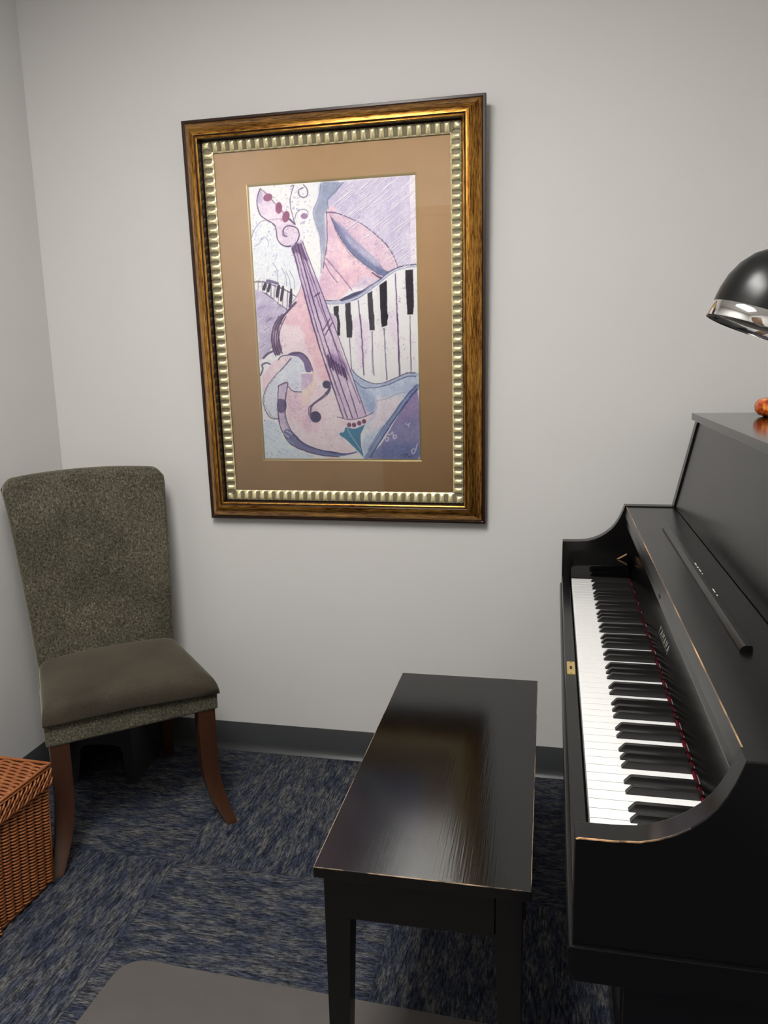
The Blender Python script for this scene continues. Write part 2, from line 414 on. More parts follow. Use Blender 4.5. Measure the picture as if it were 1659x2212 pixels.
ART=[
('P',(203,194,219),[(210,3),(359,-1),(358,179),(338,183),(321,182),(310,159),(281,121),(246,91),(201,68),(177,62),(174,38),(191,21)],16,0),
('P',(226,215,228),[(348,1),(359,0),(358,179),(348,180)],8,0),
('P',(158,166,192),[(160,3),(195,3),(194,17),(177,32),(174,39),(174,55),(167,63),(166,103),(167,140),(154,188),(156,154),(152,110),(144,85),(142,59),(154,31)],14,1),
('P',(150,162,190),[(164,2),(211,4),(194,22),(174,38),(174,61),(167,60),(161,77)],10,0),
('S',(120,105,150),1.2,[(160,4),(154,31),(142,56),(143,76),(153,110),(154,154),(152,187)],1),
('S',(110,95,145),1.2,[(210,4),(191,21),(174,36),(174,52),(176,62)],1),
('P',(222,226,236),[(5,96),(36,74),(53,84),(57,113),(69,128),(88,130),(98,174),(106,204),(87,218),(40,201),(1,185)],16,1),
('S',(130,120,160),1.3,[(0,105),(7,89),(23,73),(38,71)],1),
('S',(150,150,185),1.4,[(6,124),(18,117),(20,111),(29,106),(38,115),(35,127)],1),
('S',(120,112,150),1.2,[(45,161),(54,179),(54,200)],1),
('S',(120,112,150),1.2,[(64,172),(72,190),(73,211)],1),
('S',(120,112,150),1.2,[(73,180),(81,198),(82,219)],1),
('S',(120,112,150),1.2,[(82,180),(91,199),(91,219)],1),
('S',(95,80,120),1.5,[(94,5),(100,4),(95,18),(91,32),(92,51),(97,71),(99,84)],1),
('S',(95,80,120),1.8,[(122,3),(130,13),(129,25),(121,29),(112,24),(110,14),(120,9)],1),
('S',(110,95,135),1.3,[(100,71),(104,60),(113,53),(126,55),(130,64)],1),
('E',(150,110,160),(121,67),8,6,0),
('P',(226,208,226),[(26,6),(19,20),(17,35),(23,56),(36,68),(50,76),(56,90),(57,109),(66,125),(82,129),(98,124),(107,108),(105,93),(99,83),(84,73),(73,56),(51,30),(35,12)],14,1),
('P',(200,184,214),[(26,7),(19,21),(18,34),(27,34),(31,22)],8,1),
('S',(62,42,84),2.2,[(26,5),(19,21),(17,38),(23,59),(38,71),(53,81),(57,93),(58,110),(67,124),(82,129),(98,124),(107,109),(104,93),(93,87),(81,86),(73,93),(74,104),(80,107)],1),
('S',(90,70,100),1.2,[(26,6),(38,16),(61,42),(79,63),(99,84)],1),
('S',(170,130,150),1.2,[(30,71),(50,70),(72,70)],1),
('E',(150,78,122),(42,24),10.5,8,-0.2),
('E',(150,70,112),(65,47),7.5,12,0.1),
('E',(150,72,115),(80,66),8,12,0.35),
('S',(85,60,95),3,[(88,71),(94,77),(99,83)],1),
('P',(232,228,236),[(-1,200),(24,202),(52,212),(77,225),(92,234),(84,251),(69,262),(54,247),(32,231),(1,219)],10,1),
('S',(80,65,105),1.2,[(-1,201),(-2,219)],1),
('S',(80,65,105),1.2,[(9,201),(7,220)],1),
('P',(40,32,58),[(23,203),(28,204),(24,219),(18,217)],2,1),
('S',(80,65,105),1.2,[(18,203),(17,223)],1),
('P',(40,32,58),[(33,205),(38,206),(33,223),(28,221)],2,1),
('S',(80,65,105),1.2,[(28,204),(27,227)],1),
('S',(80,65,105),1.2,[(38,207),(37,232)],1),
('P',(40,32,58),[(52,210),(58,211),(53,234),(47,233)],2,1),
('S',(80,65,105),1.2,[(48,209),(43,238)],1),
('P',(40,32,58),[(62,213),(67,214),(62,242),(57,241)],2,1),
('S',(80,65,105),1.2,[(57,213),(52,246)],1),
('S',(80,65,105),1.2,[(67,217),(61,255)],1),
('P',(40,32,58),[(81,221),(86,222),(81,261),(75,260)],2,1),
('S',(80,65,105),1.2,[(76,221),(71,265)],1),
('S',(62,42,84),1.8,[(-1,200),(24,202),(55,214),(77,225),(93,235)],1),
('S',(62,42,84),2,[(1,220),(23,226),(41,239),(56,253),(69,262)],1),
('S',(90,80,125),6,[(29,198),(40,201),(53,205)],1),
('S',(95,75,120),1.5,[(108,207),(102,224),(92,239),(75,256)],1),
('P',(190,178,208),[(1,221),(23,227),(41,240),(56,254),(69,263),(55,276),(42,286),(35,294),(-1,293)],8,1),
('P',(190,178,208),[(0,272),(57,274),(40,296),(33,319),(30,344),(15,363),(1,371),(1,318)],8,1),
('S',(232,226,238),1.3,[(3,285),(15,276)],0),
('S',(120,98,150),1.3,[(18,305),(30,296)],0),
('S',(120,98,150),1.3,[(32,325),(44,317)],0),
('S',(232,226,238),1.3,[(5,345),(17,336)],0),
('S',(120,98,150),1.3,[(24,286),(36,277)],0),
('S',(120,98,150),1.3,[(38,306),(50,297)],0),
('S',(232,226,238),1.3,[(11,326),(23,317)],0),
('S',(120,98,150),1.3,[(26,346),(37,337)],0),
('S',(120,98,150),1.3,[(44,287),(56,278)],0),
('S',(232,226,238),1.3,[(17,306),(29,297)],0),
('S',(120,98,150),1.3,[(32,327),(43,318)],0),
('S',(120,98,150),1.3,[(4,346),(16,337)],0),
('S',(232,226,238),1.3,[(23,287),(35,278)],0),
('S',(120,98,150),1.3,[(38,307),(49,298)],0),
('S',(120,98,150),1.3,[(10,327),(22,318)],0),
('S',(232,226,238),1.3,[(25,347),(37,338)],0),
('S',(120,98,150),1.3,[(44,288),(55,279)],0),
('S',(120,98,150),1.3,[(16,307),(28,299)],0),
('S',(232,226,238),1.3,[(31,328),(43,319)],0),
('S',(120,98,150),1.3,[(4,347),(15,338)],0),
('S',(120,98,150),1.3,[(23,288),(34,279)],0),
('S',(232,226,238),1.3,[(37,309),(49,300)],0),
('S',(120,98,150),1.3,[(10,328),(21,319)],0),
('S',(120,98,150),1.3,[(24,349),(36,340)],0),
('S',(232,226,238),1.3,[(43,289),(55,280)],0),
('S',(120,98,150),1.3,[(16,309),(28,300)],0),
('S',(120,98,150),1.3,[(30,329),(42,320)],0),
('S',(232,226,238),1.3,[(3,349),(15,340)],0),
('S',(120,98,150),1.3,[(22,289),(34,280)],0),
('S',(120,98,150),1.3,[(36,310),(48,301)],0),
('S',(232,226,238),1.3,[(9,329),(21,320)],0),
('S',(120,98,150),1.3,[(23,350),(35,341)],0),
('S',(120,98,150),1.3,[(42,290),(54,282)],0),
('S',(232,226,238),1.3,[(15,310),(27,301)],0),
('S',(225,215,232),1.2,[(4,247),(12,239)],0),
('S',(128,110,156),1.2,[(14,260),(22,252)],0),
('S',(225,215,232),1.2,[(24,273),(32,265)],0),
('S',(128,110,156),1.2,[(34,285),(42,278)],0),
('S',(225,215,232),1.2,[(47,248),(55,241)],0),
('S',(128,110,156),1.2,[(9,260),(17,252)],0),
('S',(225,215,232),1.2,[(19,273),(27,265)],0),
('S',(128,110,156),1.2,[(29,286),(37,278)],0),
('S',(225,215,232),1.2,[(42,248),(50,241)],0),
('S',(128,110,156),1.2,[(4,260),(12,253)],0),
('S',(225,215,232),1.2,[(14,273),(22,265)],0),
('S',(128,110,156),1.2,[(24,286),(32,278)],0),
('S',(225,215,232),1.2,[(37,249),(45,241)],0),
('S',(128,110,156),1.2,[(47,262),(55,254)],0),
('S',(225,215,232),1.2,[(9,273),(17,266)],0),
('S',(128,110,156),1.2,[(19,286),(27,279)],0),
('S',(80,58,105),5,[(10,368),(20,359),(32,353)],1),
('S',(95,70,115),3,[(1,407),(7,393),(6,383),(19,379),(30,387)],1),
('P',(236,214,222),[(111,275),(70,274),(58,288),(47,319),(55,360),(68,361),(89,365),(107,385),(119,401),(114,426),(97,446),(76,444),(64,428),(57,459),(55,499),(71,539),(102,566),(141,583),(173,590),(185,277)],14,1),
('P',(236,214,222),[(153,277),(168,286),(197,368),(211,399),(216,427),(234,469),(243,497),(258,496),(262,469),(264,508),(244,547),(234,584),(197,588),(141,582)],12,1),
('P',(232,192,204),[(108,210),(100,227),(89,245),(68,274),(61,294),(130,296),(121,258),(114,231)],12,1),
('P',(234,190,202),[(100,275),(125,285),(144,337),(164,408),(153,429),(135,414),(121,373),(107,325)],20,1),
('P',(228,196,212),[(63,447),(96,449),(130,495),(137,517),(120,539),(88,523),(63,499)],22,1),
('P',(238,208,204),[(98,419),(126,401),(131,429),(117,460),(97,476)],10,1),
('P',(214,219,232),[(76,366),(95,373),(110,398),(95,446),(76,441),(64,425),(43,430),(38,469),(35,505),(24,507),(10,494),(5,459),(16,434),(35,410),(56,387)],12,1),
('P',(232,208,218),[(64,364),(73,368),(49,394),(29,415),(11,438),(5,451),(3,412),(18,395),(30,379),(41,373)],10,1),
('P',(205,180,208),[(97,405),(124,406),(122,423),(108,436),(95,444)],6,0),
('S',(62,42,84),1.6,[(75,369),(56,389),(34,410),(14,434),(4,459),(5,479),(13,497),(25,507),(37,505)],1),
('S',(75,58,100),1.6,[(65,433),(76,444),(95,446)],1),
('S',(85,70,110),1.6,[(3,510),(18,516),(33,520)],1),
('P',(120,98,150),[(68,362),(83,355),(104,360),(117,379),(121,399),(108,401),(103,380),(89,366)],6,1),
('S',(62,42,84),2,[(45,373),(54,364),(70,362),(83,358),(102,360),(116,375),(124,398)],1),
('P',(246,246,250),[(96,402),(124,403),(124,405),(96,406)],1,0),
('P',(122,90,132),[(55,274),(68,274),(56,288),(50,319),(55,350),(48,362),(36,359),(31,331),(38,304)],6,1),
('P',(190,160,196),[(37,313),(46,309),(44,338),(38,338)],6,1),
('S',(60,38,80),1.7,[(52,277),(38,301),(32,325),(34,347),(40,365)],1),
('S',(60,38,80),1.7,[(58,277),(44,301),(38,325),(39,347),(45,363)],1),
('S',(60,38,80),1.7,[(63,277),(49,301),(43,325),(45,347),(50,361)],1),
('S',(60,38,80),1.7,[(69,277),(55,301),(49,326),(51,347),(56,359)],1),
('S',(70,48,95),5,[(92,248),(75,264),(62,277),(54,292)],1),
('P',(208,190,216),[(43,431),(64,425),(59,450),(55,475),(56,507),(70,537),(96,563),(134,579),(173,585),(173,595),(134,592),(94,581),(60,563),(42,531),(37,491),(39,459)],8,1),
('P',(100,88,138),[(39,462),(57,466),(55,489),(38,491)],5,1),
('P',(112,116,168),[(48,539),(62,532),(96,563),(134,579),(173,585),(173,595),(134,592),(94,581),(60,563)],8,1),
('P',(112,122,178),[(141,581),(189,588),(216,584),(188,593),(140,594)],4,1),
('S',(62,42,84),1.8,[(43,430),(64,424),(59,450),(55,475),(56,507),(69,539),(96,565),(134,580),(173,586)],1),
('S',(62,42,84),1.8,[(43,430),(39,459),(37,494),(42,529),(60,563),(94,581),(134,592),(173,595)],1),
('S',(70,72,130),1.8,[(141,582),(173,588),(197,588),(218,583)],1),
('P',(208,220,236),[(3,513),(36,521),(42,539),(60,566),(93,585),(117,597),(3,600)],10,1),
('S',(232,238,246),1.5,[(8,529),(22,537)],0),
('S',(160,182,214),1.5,[(18,545),(33,553)],0),
('S',(232,238,246),1.5,[(29,560),(44,568)],0),
('S',(160,182,214),1.5,[(40,576),(55,584)],0),
('S',(232,238,246),1.5,[(54,535),(68,543)],0),
('S',(160,182,214),1.5,[(10,551),(25,559)],0),
('S',(232,238,246),1.5,[(21,566),(36,575)],0),
('S',(160,182,214),1.5,[(32,582),(47,590)],0),
('S',(232,238,246),1.5,[(46,541),(60,549)],0),
('S',(160,182,214),1.5,[(57,557),(71,565)],0),
('S',(232,238,246),1.5,[(13,573),(28,581)],0),
('S',(160,182,214),1.5,[(27,532),(42,540)],0),
('E',(72,66,108),(154,430),9.5,9,0),
('E',(72,66,108),(125,503),13,13,0),
('S',(72,66,108),7,[(159,428),(160,440),(152,451)],1),
('S',(90,72,110),4,[(152,451),(136,463),(119,476),(114,490),(115,501)],1),
('S',(70,60,100),1.3,[(163,436),(154,454),(129,470),(111,482),(110,501)],1),
('P',(232,194,206),[(169,63),(179,66),(199,119),(226,158),(264,187),(286,203),(263,218),(242,220),(220,222),(193,245),(169,244),(155,244),(157,176),(169,118)],12,1),
('P',(226,190,208),[(170,63),(192,67),(186,246),(164,243),(147,211),(156,182),(167,140)],12,1),
('P',(214,198,216),[(242,200),(267,203),(279,207),(254,221),(222,221),(236,208)],16,1),
('P',(220,190,208),[(179,68),(207,71),(240,88),(278,117),(310,160),(320,182),(303,193),(288,200),(264,184),(226,155),(199,119),(185,87)],14,1),
('P',(112,120,164),[(180,74),(199,95),(227,123),(262,154),(288,184),(302,193),(288,200),(264,186),(226,155),(199,119)],10,1),
('P',(150,150,190),[(192,84),(211,102),(239,133),(271,164),(287,185),(256,165),(226,139),(206,114)],14,1),
('P',(176,172,202),[(210,113),(230,129),(256,148),(280,173),(271,176),(244,153),(220,132)],12,1),
('S',(86,66,110),1.8,[(168,63),(192,66),(230,82),(258,100),(290,129),(310,157),(320,182)],1),
('S',(95,70,112),1.6,[(177,68),(187,93),(205,128),(229,158),(257,180),(285,203)],1),
('S',(60,40,80),2.6,[(264,192),(273,198),(283,204)],1),
('S',(110,80,125),1.4,[(164,157),(180,177),(200,201),(220,228)],1),
('S',(110,80,125),1.4,[(161,166),(172,188),(187,209)],1),
('S',(95,75,120),1.6,[(169,60),(170,89),(167,132),(157,176)],1),
('P',(236,231,238),[(163,258),(201,256),(229,246),(254,232),(278,218),(294,207),(321,192),(358,184),(357,302),(177,297)],6,1),
('P',(236,231,238),[(169,277),(358,282),(355,411),(332,410),(288,423),(257,425),(230,412),(211,395),(197,368),(180,316)],6,1),
('P',(228,214,230),[(218,296),(237,279),(252,297),(254,324),(246,376),(233,394),(225,363),(223,324)],20,1),
('P',(230,218,232),[(292,281),(315,281),(315,341),(300,325)],20,1),
('P',(30,26,46),[(177,260),(188,258),(187,298),(177,297)],2,0),
('P',(30,26,46),[(178,277),(188,278),(190,300),(189,323),(182,323),(180,298)],2,0),
('P',(30,26,46),[(203,254),(215,252),(215,298),(203,298)],2,0),
('P',(30,26,46),[(204,278),(216,278),(218,305),(215,328),(204,327),(203,302)],2,0),
('P',(30,26,46),[(253,235),(264,230),(265,300),(254,299)],2,0),
('P',(30,26,46),[(255,279),(266,280),(266,314),(255,314)],2,0),
('P',(30,26,46),[(279,218),(295,209),(295,300),(281,300)],2,0),
('P',(30,26,46),[(282,280),(297,281),(294,304),(282,307)],2,0),
('P',(30,26,46),[(335,190),(352,189),(353,256),(351,282),(338,283),(336,241)],2,0),
('S',(92,66,115),2,[(232,249),(235,299)],1),
('S',(80,55,105),2.4,[(235,279),(237,324),(239,410)],1),
('S',(92,66,115),2,[(314,196),(315,240),(316,301)],1),
('S',(80,55,105),2.4,[(316,281),(317,345),(318,413)],1),
('S',(105,90,130),1.8,[(210,328),(211,369),(212,395)],1),
('S',(105,90,130),1.8,[(261,317),(260,370),(262,412)],1),
('S',(105,90,130),1.8,[(287,309),(288,364),(290,422)],1),
('S',(105,90,130),1.8,[(344,285),(343,344),(344,406)],1),
('P',(236,214,222),[(164,243),(193,244),(217,234),(254,223),(254,232),(229,246),(201,251),(167,250)],4,1),
('P',(58,62,106),[(190,247),(217,234),(239,228),(257,225),(247,236),(222,249)],5,1),
('S',(150,158,190),7,[(156,248),(173,252),(198,251),(229,242),(254,228),(279,211),(303,194),(328,184),(358,181)],1),
('S',(200,206,224),2.4,[(156,248),(173,252),(198,251),(229,242),(254,228),(279,211),(303,194),(328,184),(358,181)],1),
('S',(66,56,100),1.5,[(156,245),(173,247),(198,245),(226,237),(251,223),(279,207),(303,190),(328,181),(358,178)],1),
('P',(192,206,230),[(211,399),(229,418),(257,431),(288,430),(327,416),(356,412),(356,441),(326,476),(295,518),(269,547),(244,598),(235,596),(231,571),(238,530),(258,496),(243,497),(234,469),(217,424)],14,1),
('P',(226,216,228),[(265,465),(303,459),(326,455),(315,481),(286,516),(264,532),(244,539),(255,508)],26,1),
('P',(160,178,214),[(215,421),(235,440),(262,462),(261,493),(247,492),(231,458)],20,1),
('S',(172,186,216),9,[(211,401),(226,418),(248,432),(276,434),(304,425),(332,413),(355,411)],1),
('S',(70,64,112),1.8,[(211,396),(229,415),(254,428),(279,429),(304,421),(332,409),(352,408)],1),
('S',(80,86,135),1.6,[(218,422),(235,437),(260,439),(288,434),(313,424),(335,415),(354,415)],1),
('S',(140,150,190),1.4,[(267,468),(290,463),(312,453),(331,450)],1),
('P',(142,140,190),[(356,444),(356,598),(246,598),(272,568),(301,521),(333,470)],6,1),
('P',(158,140,190),[(333,475),(356,455),(356,496),(325,508),(309,532)],26,1),
('P',(120,132,186),[(252,598),(356,598),(356,571),(316,563),(278,571)],26,1),
('S',(122,146,196),11,[(356,438),(330,468),(302,505),(279,539),(253,577),(238,598)],1),
('S',(62,66,118),2,[(356,444),(333,472),(305,510),(282,544),(246,598)],1),
('S',(84,92,140),1.6,[(355,435),(327,464),(295,507),(274,533),(243,580)],1),
('S',(236,226,240),2.2,[(286,543),(283,555),(287,559),(291,552),(285,550)],1),
('S',(236,226,240),2,[(286,543),(295,544),(299,538),(301,549)],1),
('S',(236,226,240),2.2,[(301,549),(305,545),(308,550),(303,554),(300,550)],1),
('S',(236,226,240),2.2,[(354,566),(348,585),(343,587),(342,580),(347,576)],1),
('S',(236,226,240),1.8,[(329,519),(335,522),(339,518)],1),
('S',(236,226,240),1.8,[(335,522),(337,527)],1),
('S',(70,74,120),1.2,[(318,593),(325,588),(326,595),(331,588),(333,595),(343,594)],1),
('P',(198,174,208),[(88,130),(105,121),(112,115),(122,142),(132,181),(147,211),(158,244),(169,280),(176,297),(129,296),(120,252),(108,210),(96,163)],6,1),
('P',(212,190,216),[(128,276),(177,277),(183,315),(178,461),(164,408),(144,341)],6,1),
('P',(214,192,218),[(153,277),(167,286),(191,356),(208,408),(216,430),(228,461),(242,499),(192,508),(170,442),(150,358)],6,1),
('P',(120,82,134),[(89,132),(107,123),(124,158),(116,157),(100,141),(93,147)],8,1),
('P',(160,126,178),[(159,362),(181,368),(199,384),(201,408),(179,406),(163,383)],14,1),
('S',(66,36,88),2.4,[(91,131),(133,316),(189,506)],1),
('S',(66,36,88),1.7,[(97,128),(141,315),(199,507)],1),
('S',(66,36,88),2.4,[(103,126),(150,313),(210,506)],1),
('S',(66,36,88),1.7,[(110,123),(168,311),(223,505)],1),
('S',(66,36,88),1.7,[(114,120),(179,307),(241,499)],1),
('S',(90,55,110),1.4,[(114,156),(153,277),(199,395),(228,473)],1),
('S',(60,36,80),2,[(135,237),(147,230)],1),
('S',(66,40,90),2,[(150,313),(168,286)],1),
('S',(66,40,90),2,[(156,320),(173,294)],1),
('S',(70,38,95),3.2,[(159,366),(164,392)],0),
('S',(70,38,95),3.2,[(165,371),(170,397)],0),
('S',(70,38,95),3.2,[(171,376),(177,401)],0),
('S',(70,38,95),3.2,[(176,380),(183,406)],0),
('S',(70,38,95),3.2,[(182,385),(189,410)],0),
('S',(70,38,95),3.2,[(188,390),(195,414)],0),
('S',(70,38,95),3.2,[(194,394),(201,419)],0),
('S',(90,60,110),1.6,[(176,504),(196,509),(220,508),(239,503),(257,495)],1),
('S',(240,234,240),1.2,[(180,507),(198,512),(222,510),(241,506)],1),
('P',(56,132,172),[(194,527),(213,531),(239,522),(228,542),(228,571),(233,596),(215,577),(195,557),(177,542),(189,538)],4,1),
('S',(226,226,238),1.8,[(194,525),(177,543),(198,563),(216,580),(230,596)],1),
('S',(226,226,238),1.6,[(239,522),(229,546),(230,576),(233,595)],1),
('S',(226,226,238),1.4,[(197,530),(209,552),(227,579)],1),
('E',(226,214,230),(202,522),6.5,6.5,0),
('E',(128,66,106),(202,522),5,5.2,0),
('E',(226,214,230),(213,522),6.5,6.5,0),
('E',(128,66,106),(213,522),5,5.2,0),
('E',(226,214,230),(225,518),6.5,6.5,0),
('E',(128,66,106),(225,518),5,5.2,0),
('E',(226,214,230),(236,514),6.5,6.5,0),
('E',(128,66,106),(236,514),5,5.2,0)]

def smooth_line(P, closed=False, n=6):
    P = np.array(P, float)
    if len(P) < 3: return P
    out = []
    m = len(P)
    for i in range(m if closed else m-1):
        if closed: p0, p1, p2, p3 = P[(i-1) % m], P[i], P[(i+1) % m], P[(i+2) % m]
        else: p0, p1, p2, p3 = P[max(i-1, 0)], P[i], P[i+1], P[min(i+2, m-1)]
        for t in np.linspace(0, 1, n, endpoint=False):
            out.append(.5*((2*p1)+(-p0+p2)*t+(2*p0-5*p1+4*p2-p3)*t*t+(-p0+3*p1-3*p2+p3)*t**3))
    if not closed: out.append(P[-1])
    return np.array(out)
def paint():
    W, H = 360, 600
    rng = np.random.default_rng(3)
    img = np.ones((H+1, W+1, 3))*np.array((232, 231, 239.))
    yy, xx = np.mgrid[0:H+1, 0:W+1].astype(float)
    def vnoise(sx, sy, oct_=3):
        tot = np.zeros((H+1, W+1)); amp = 1; s = 0
        for o in range(oct_):
            gx, gy = int(W/sx)+3, int(H/sy)+3
            g = rng.random((gy, gx)); fx, fy = xx/sx, yy/sy
            ix, iy = fx.astype(int), fy.astype(int); tx, ty = fx-ix, fy-iy
            tx = tx*tx*(3-2*tx); ty = ty*ty*(3-2*ty)
            tot += amp*((g[iy, ix]*(1-tx)+g[iy, ix+1]*tx)*(1-ty)+(g[iy+1, ix]*(1-tx)+g[iy+1, ix+1]*tx)*ty)
            s += amp; amp *= .6; sx /= 2; sy /= 2
        return tot/s
    blotch = vnoise(40, 50, 4)
    jx, jy = (vnoise(14, 14, 2)-.5)*5, (vnoise(14, 14, 2)-.5)*5
    for op in ART:
        if op[0] == 'P':
            _, c, pts, n, s = op
            P = smooth_line(pts, True) if s else np.array(pts, float)
            soft = n/8 if n < 12 else n/2; soft = max(soft, .6)
            x0, y0 = np.floor(P.min(0)-soft*3-4).astype(int); x1, y1 = np.ceil(P.max(0)+soft*3+4).astype(int)
            x0, y0, x1, y1 = max(x0, 0), max(y0, 0), min(x1, W), min(y1, H)
            if x1 <= x0 or y1 <= y0: continue
            X = xx[y0:y1+1, x0:x1+1]+jx[y0:y1+1, x0:x1+1]*.35; Y = yy[y0:y1+1, x0:x1+1]+jy[y0:y1+1, x0:x1+1]*.35
            ins = np.zeros(X.shape, bool); D = np.full(X.shape, 1e9)
            for i in range(len(P)):
                a_, b_ = P[i], P[(i+1) % len(P)]
                if a_[1] != b_[1]:
                    cnd = ((a_[1] > Y) != (b_[1] > Y)) & (X < (b_[0]-a_[0])*(Y-a_[1])/(b_[1]-a_[1])+a_[0]); ins ^= cnd
                d_ = b_-a_; L2 = (d_**2).sum()+1e-9
                t_ = np.clip(((X-a_[0])*d_[0]+(Y-a_[1])*d_[1])/L2, 0, 1)
                D = np.minimum(D, np.hypot(X-a_[0]-t_*d_[0], Y-a_[1]-t_*d_[1]))
            sd = np.where(ins, D, -D)
            m_ = np.clip(sd/soft+.5, 0, 1)[..., None]
            img[y0:y1+1, x0:x1+1] = img[y0:y1+1, x0:x1+1]*(1-m_)+np.array(c, float)*m_
        elif op[0] == 'S':
            _, c, w, pts, s = op
            P = smooth_line(pts) if s else np.array(pts, float)
            x0, y0 = np.floor(P.min(0)-w-3).astype(int); x1, y1 = np.ceil(P.max(0)+w+3).astype(int)
            x0, y0, x1, y1 = max(x0, 0), max(y0, 0), min(x1, W), min(y1, H)
            if x1 <= x0 or y1 <= y0: continue
            X = xx[y0:y1+1, x0:x1+1]+jx[y0:y1+1, x0:x1+1]*.3; Y = yy[y0:y1+1, x0:x1+1]+jy[y0:y1+1, x0:x1+1]*.3
            D = np.full(X.shape, 1e9)
            for a_, b_ in zip(P, P[1:]):
                d_ = b_-a_; L2 = (d_**2).sum()+1e-9
                t_ = np.clip(((X-a_[0])*d_[0]+(Y-a_[1])*d_[1])/L2, 0, 1)
                D = np.minimum(D, np.hypot(X-a_[0]-t_*d_[0], Y-a_[1]-t_*d_[1]))
            wv = w*.5*(.65+.7*blotch[y0:y1+1, x0:x1+1])
            m_ = (np.clip(wv-D+.5, 0, 1)*.9)[..., None]
            img[y0:y1+1, x0:x1+1] = img[y0:y1+1, x0:x1+1]*(1-m_)+np.array(c, float)*m_
            if sum(c) < 330 and w < 4:      # a second, lighter sketch line beside the first
                Q = P+np.cumsum(rng.normal(0, .35, P.shape), 0)+rng.normal(0, .9, (1, 2)); D = np.full(X.shape, 1e9)
                for a_, b_ in zip(Q, Q[1:]):
                    if rng.random() < .25: continue
                    d_ = b_-a_; L2 = (d_**2).sum()+1e-9
                    t_ = np.clip(((X-a_[0])*d_[0]+(Y-a_[1])*d_[1])/L2, 0, 1)
                    D = np.minimum(D, np.hypot(X-a_[0]-t_*d_[0], Y-a_[1]-t_*d_[1]))
                m_ = (np.clip(w*.32-D+.5, 0, 1)*.7)[..., None]
                img[y0:y1+1, x0:x1+1] = img[y0:y1+1, x0:x1+1]*(1-m_)+np.array(c, float)*m_
        else:
            _, c, p, rx, ry, rot = op
            dx, dy = xx-p[0], yy-p[1]; ca, sa = math.cos(rot), math.sin(rot)
            u = (dx*ca+dy*sa)/rx; v = (-dx*sa+dy*ca)/ry
            m_ = np.clip((1-np.hypot(u, v))*min(rx, ry)+.5, 0, 1)[..., None]
            img = img*(1-m_)+np.array(c, float)*m_
    # painterly variation: blotches of lavender, fine specks and dashes
    lum = img.mean(2, keepdims=True)/255
    k = np.clip((vnoise(26, 34, 4)-.5)*2.4, -1, 1)[..., None]*lum**2
    tint = np.clip((232-img.mean(2, keepdims=True))/20, .25, 1)
    img += k*np.array((20, 24, 13.))*tint
    k2 = np.clip((vnoise(9, 11, 3)-.5)*2.6, -1, 1)[..., None]*lum**2
    img += k2*np.array((13, 17, 9.))*tint
    sp = vnoise(3.2, 3.6, 2); spk = (np.clip((sp-.71)*9, 0, 1)*np.clip((blotch-.40)*4, 0, 1))[..., None]*lum
    img = img*(1-.5*spk)+np.array((118, 96, 150.))*.5*spk
    img += ((vnoise(2.2, 2.2, 1)-.5)*16)[..., None]
    # raised white strokes in the upper right field
    for q in range(150):
        cx, cy = rng.uniform(180, 352), rng.uniform(14, 190)
        if cy > 55+(cx-150)*.80 or cx < 175+abs(cy-60)*.1: continue
        L = rng.uniform(10, 46); dx_, dy_ = L*.80, -L*.52
        n = int(L*1.6)
        for j in range(n):
            X_, Y_ = int(cx+dx_*j/n+rng.normal()*.25), int(cy+dy_*j/n)
            if 0 <= X_ < W-1 and 0 <= Y_ < H-1:
                img[Y_, X_] = img[Y_, X_]*.35+np.array((247, 244, 250.))*.65
                img[Y_+1, X_+1] = img[Y_+1, X_+1]*.7+np.array((150, 132, 178.))*.3
    # dry-brush marks
    for q in range(900):
        cx, cy = rng.uniform(4, 352), rng.uniform(4, 592)
        if blotch[int(cy), int(cx)] < .47: continue
        b0 = img[int(cy), int(cx)]
        if b0.mean() < 150 or (b0.mean() > 224 and rng.random() < .8): continue
        ang = rng.uniform(-1.2, .2)+(.6 if cy > 300 else 0); L = rng.uniform(3, 9)
        col = np.array((112, 88, 140.)) if rng.random() < .6 else np.array((250, 248, 252.))
        for j in range(int(L)):
            X_, Y_ = int(cx+math.cos(ang)*j), int(cy+math.sin(ang)*j)
            if 0 <= X_ < W and 0 <= Y_ < H: img[Y_, X_] = img[Y_, X_]*.68+col*.32
    g_ = img.mean(2, keepdims=True); img = g_+(img-g_)*.84
    img = (img-128)*1.08+128+13
    img = np.clip(img, 8, 253)/255
    return np.where(img <= .04045, img/12.92, ((img+.055)/1.055)**2.4), W, H
def make_art():
    lin, W, H = paint()
    us = np.linspace(-AW, AW, W+1); vs = np.linspace(AH1, AH0, H+1)
    U, V = np.meshgrid(us, vs)
    co = np.stack([U, np.full_like(U, -.0205), V], -1).reshape(-1, 3)
    idx = np.arange((W+1)*(H+1)).reshape(H+1, W+1)
    quads = np.stack([idx[1:, :-1], idx[1:, 1:], idx[:-1, 1:], idx[:-1, :-1]], -1).reshape(-1, 4)
    me = bpy.data.meshes.new('art_print')
    me.from_pydata(co.tolist(), [], quads.tolist())
    ca = me.color_attributes.new('paint', 'FLOAT_COLOR', 'POINT')
    ca.data.foreach_set('color', np.concatenate([lin, np.ones(lin.shape[:2]+(1,))], -1).reshape(-1).astype(np.float32))
    me.materials.append(M['art']); me.update()
    link(bpy.data.objects.new('art_print', me), pic)
make_art()

# ------------------------------------------------------------------ upholstered chair
CANG = math.atan2(.658, .753)
r0, f0 = .037, .55
cx = .753*r0+.658*f0; cy = .658*r0-.753*f0
ch = thing('parsons_chair', 'olive taupe upholstered chair with curved dark wooden legs, standing in the corner', 'chair', (cx, cy, 0), CANG)
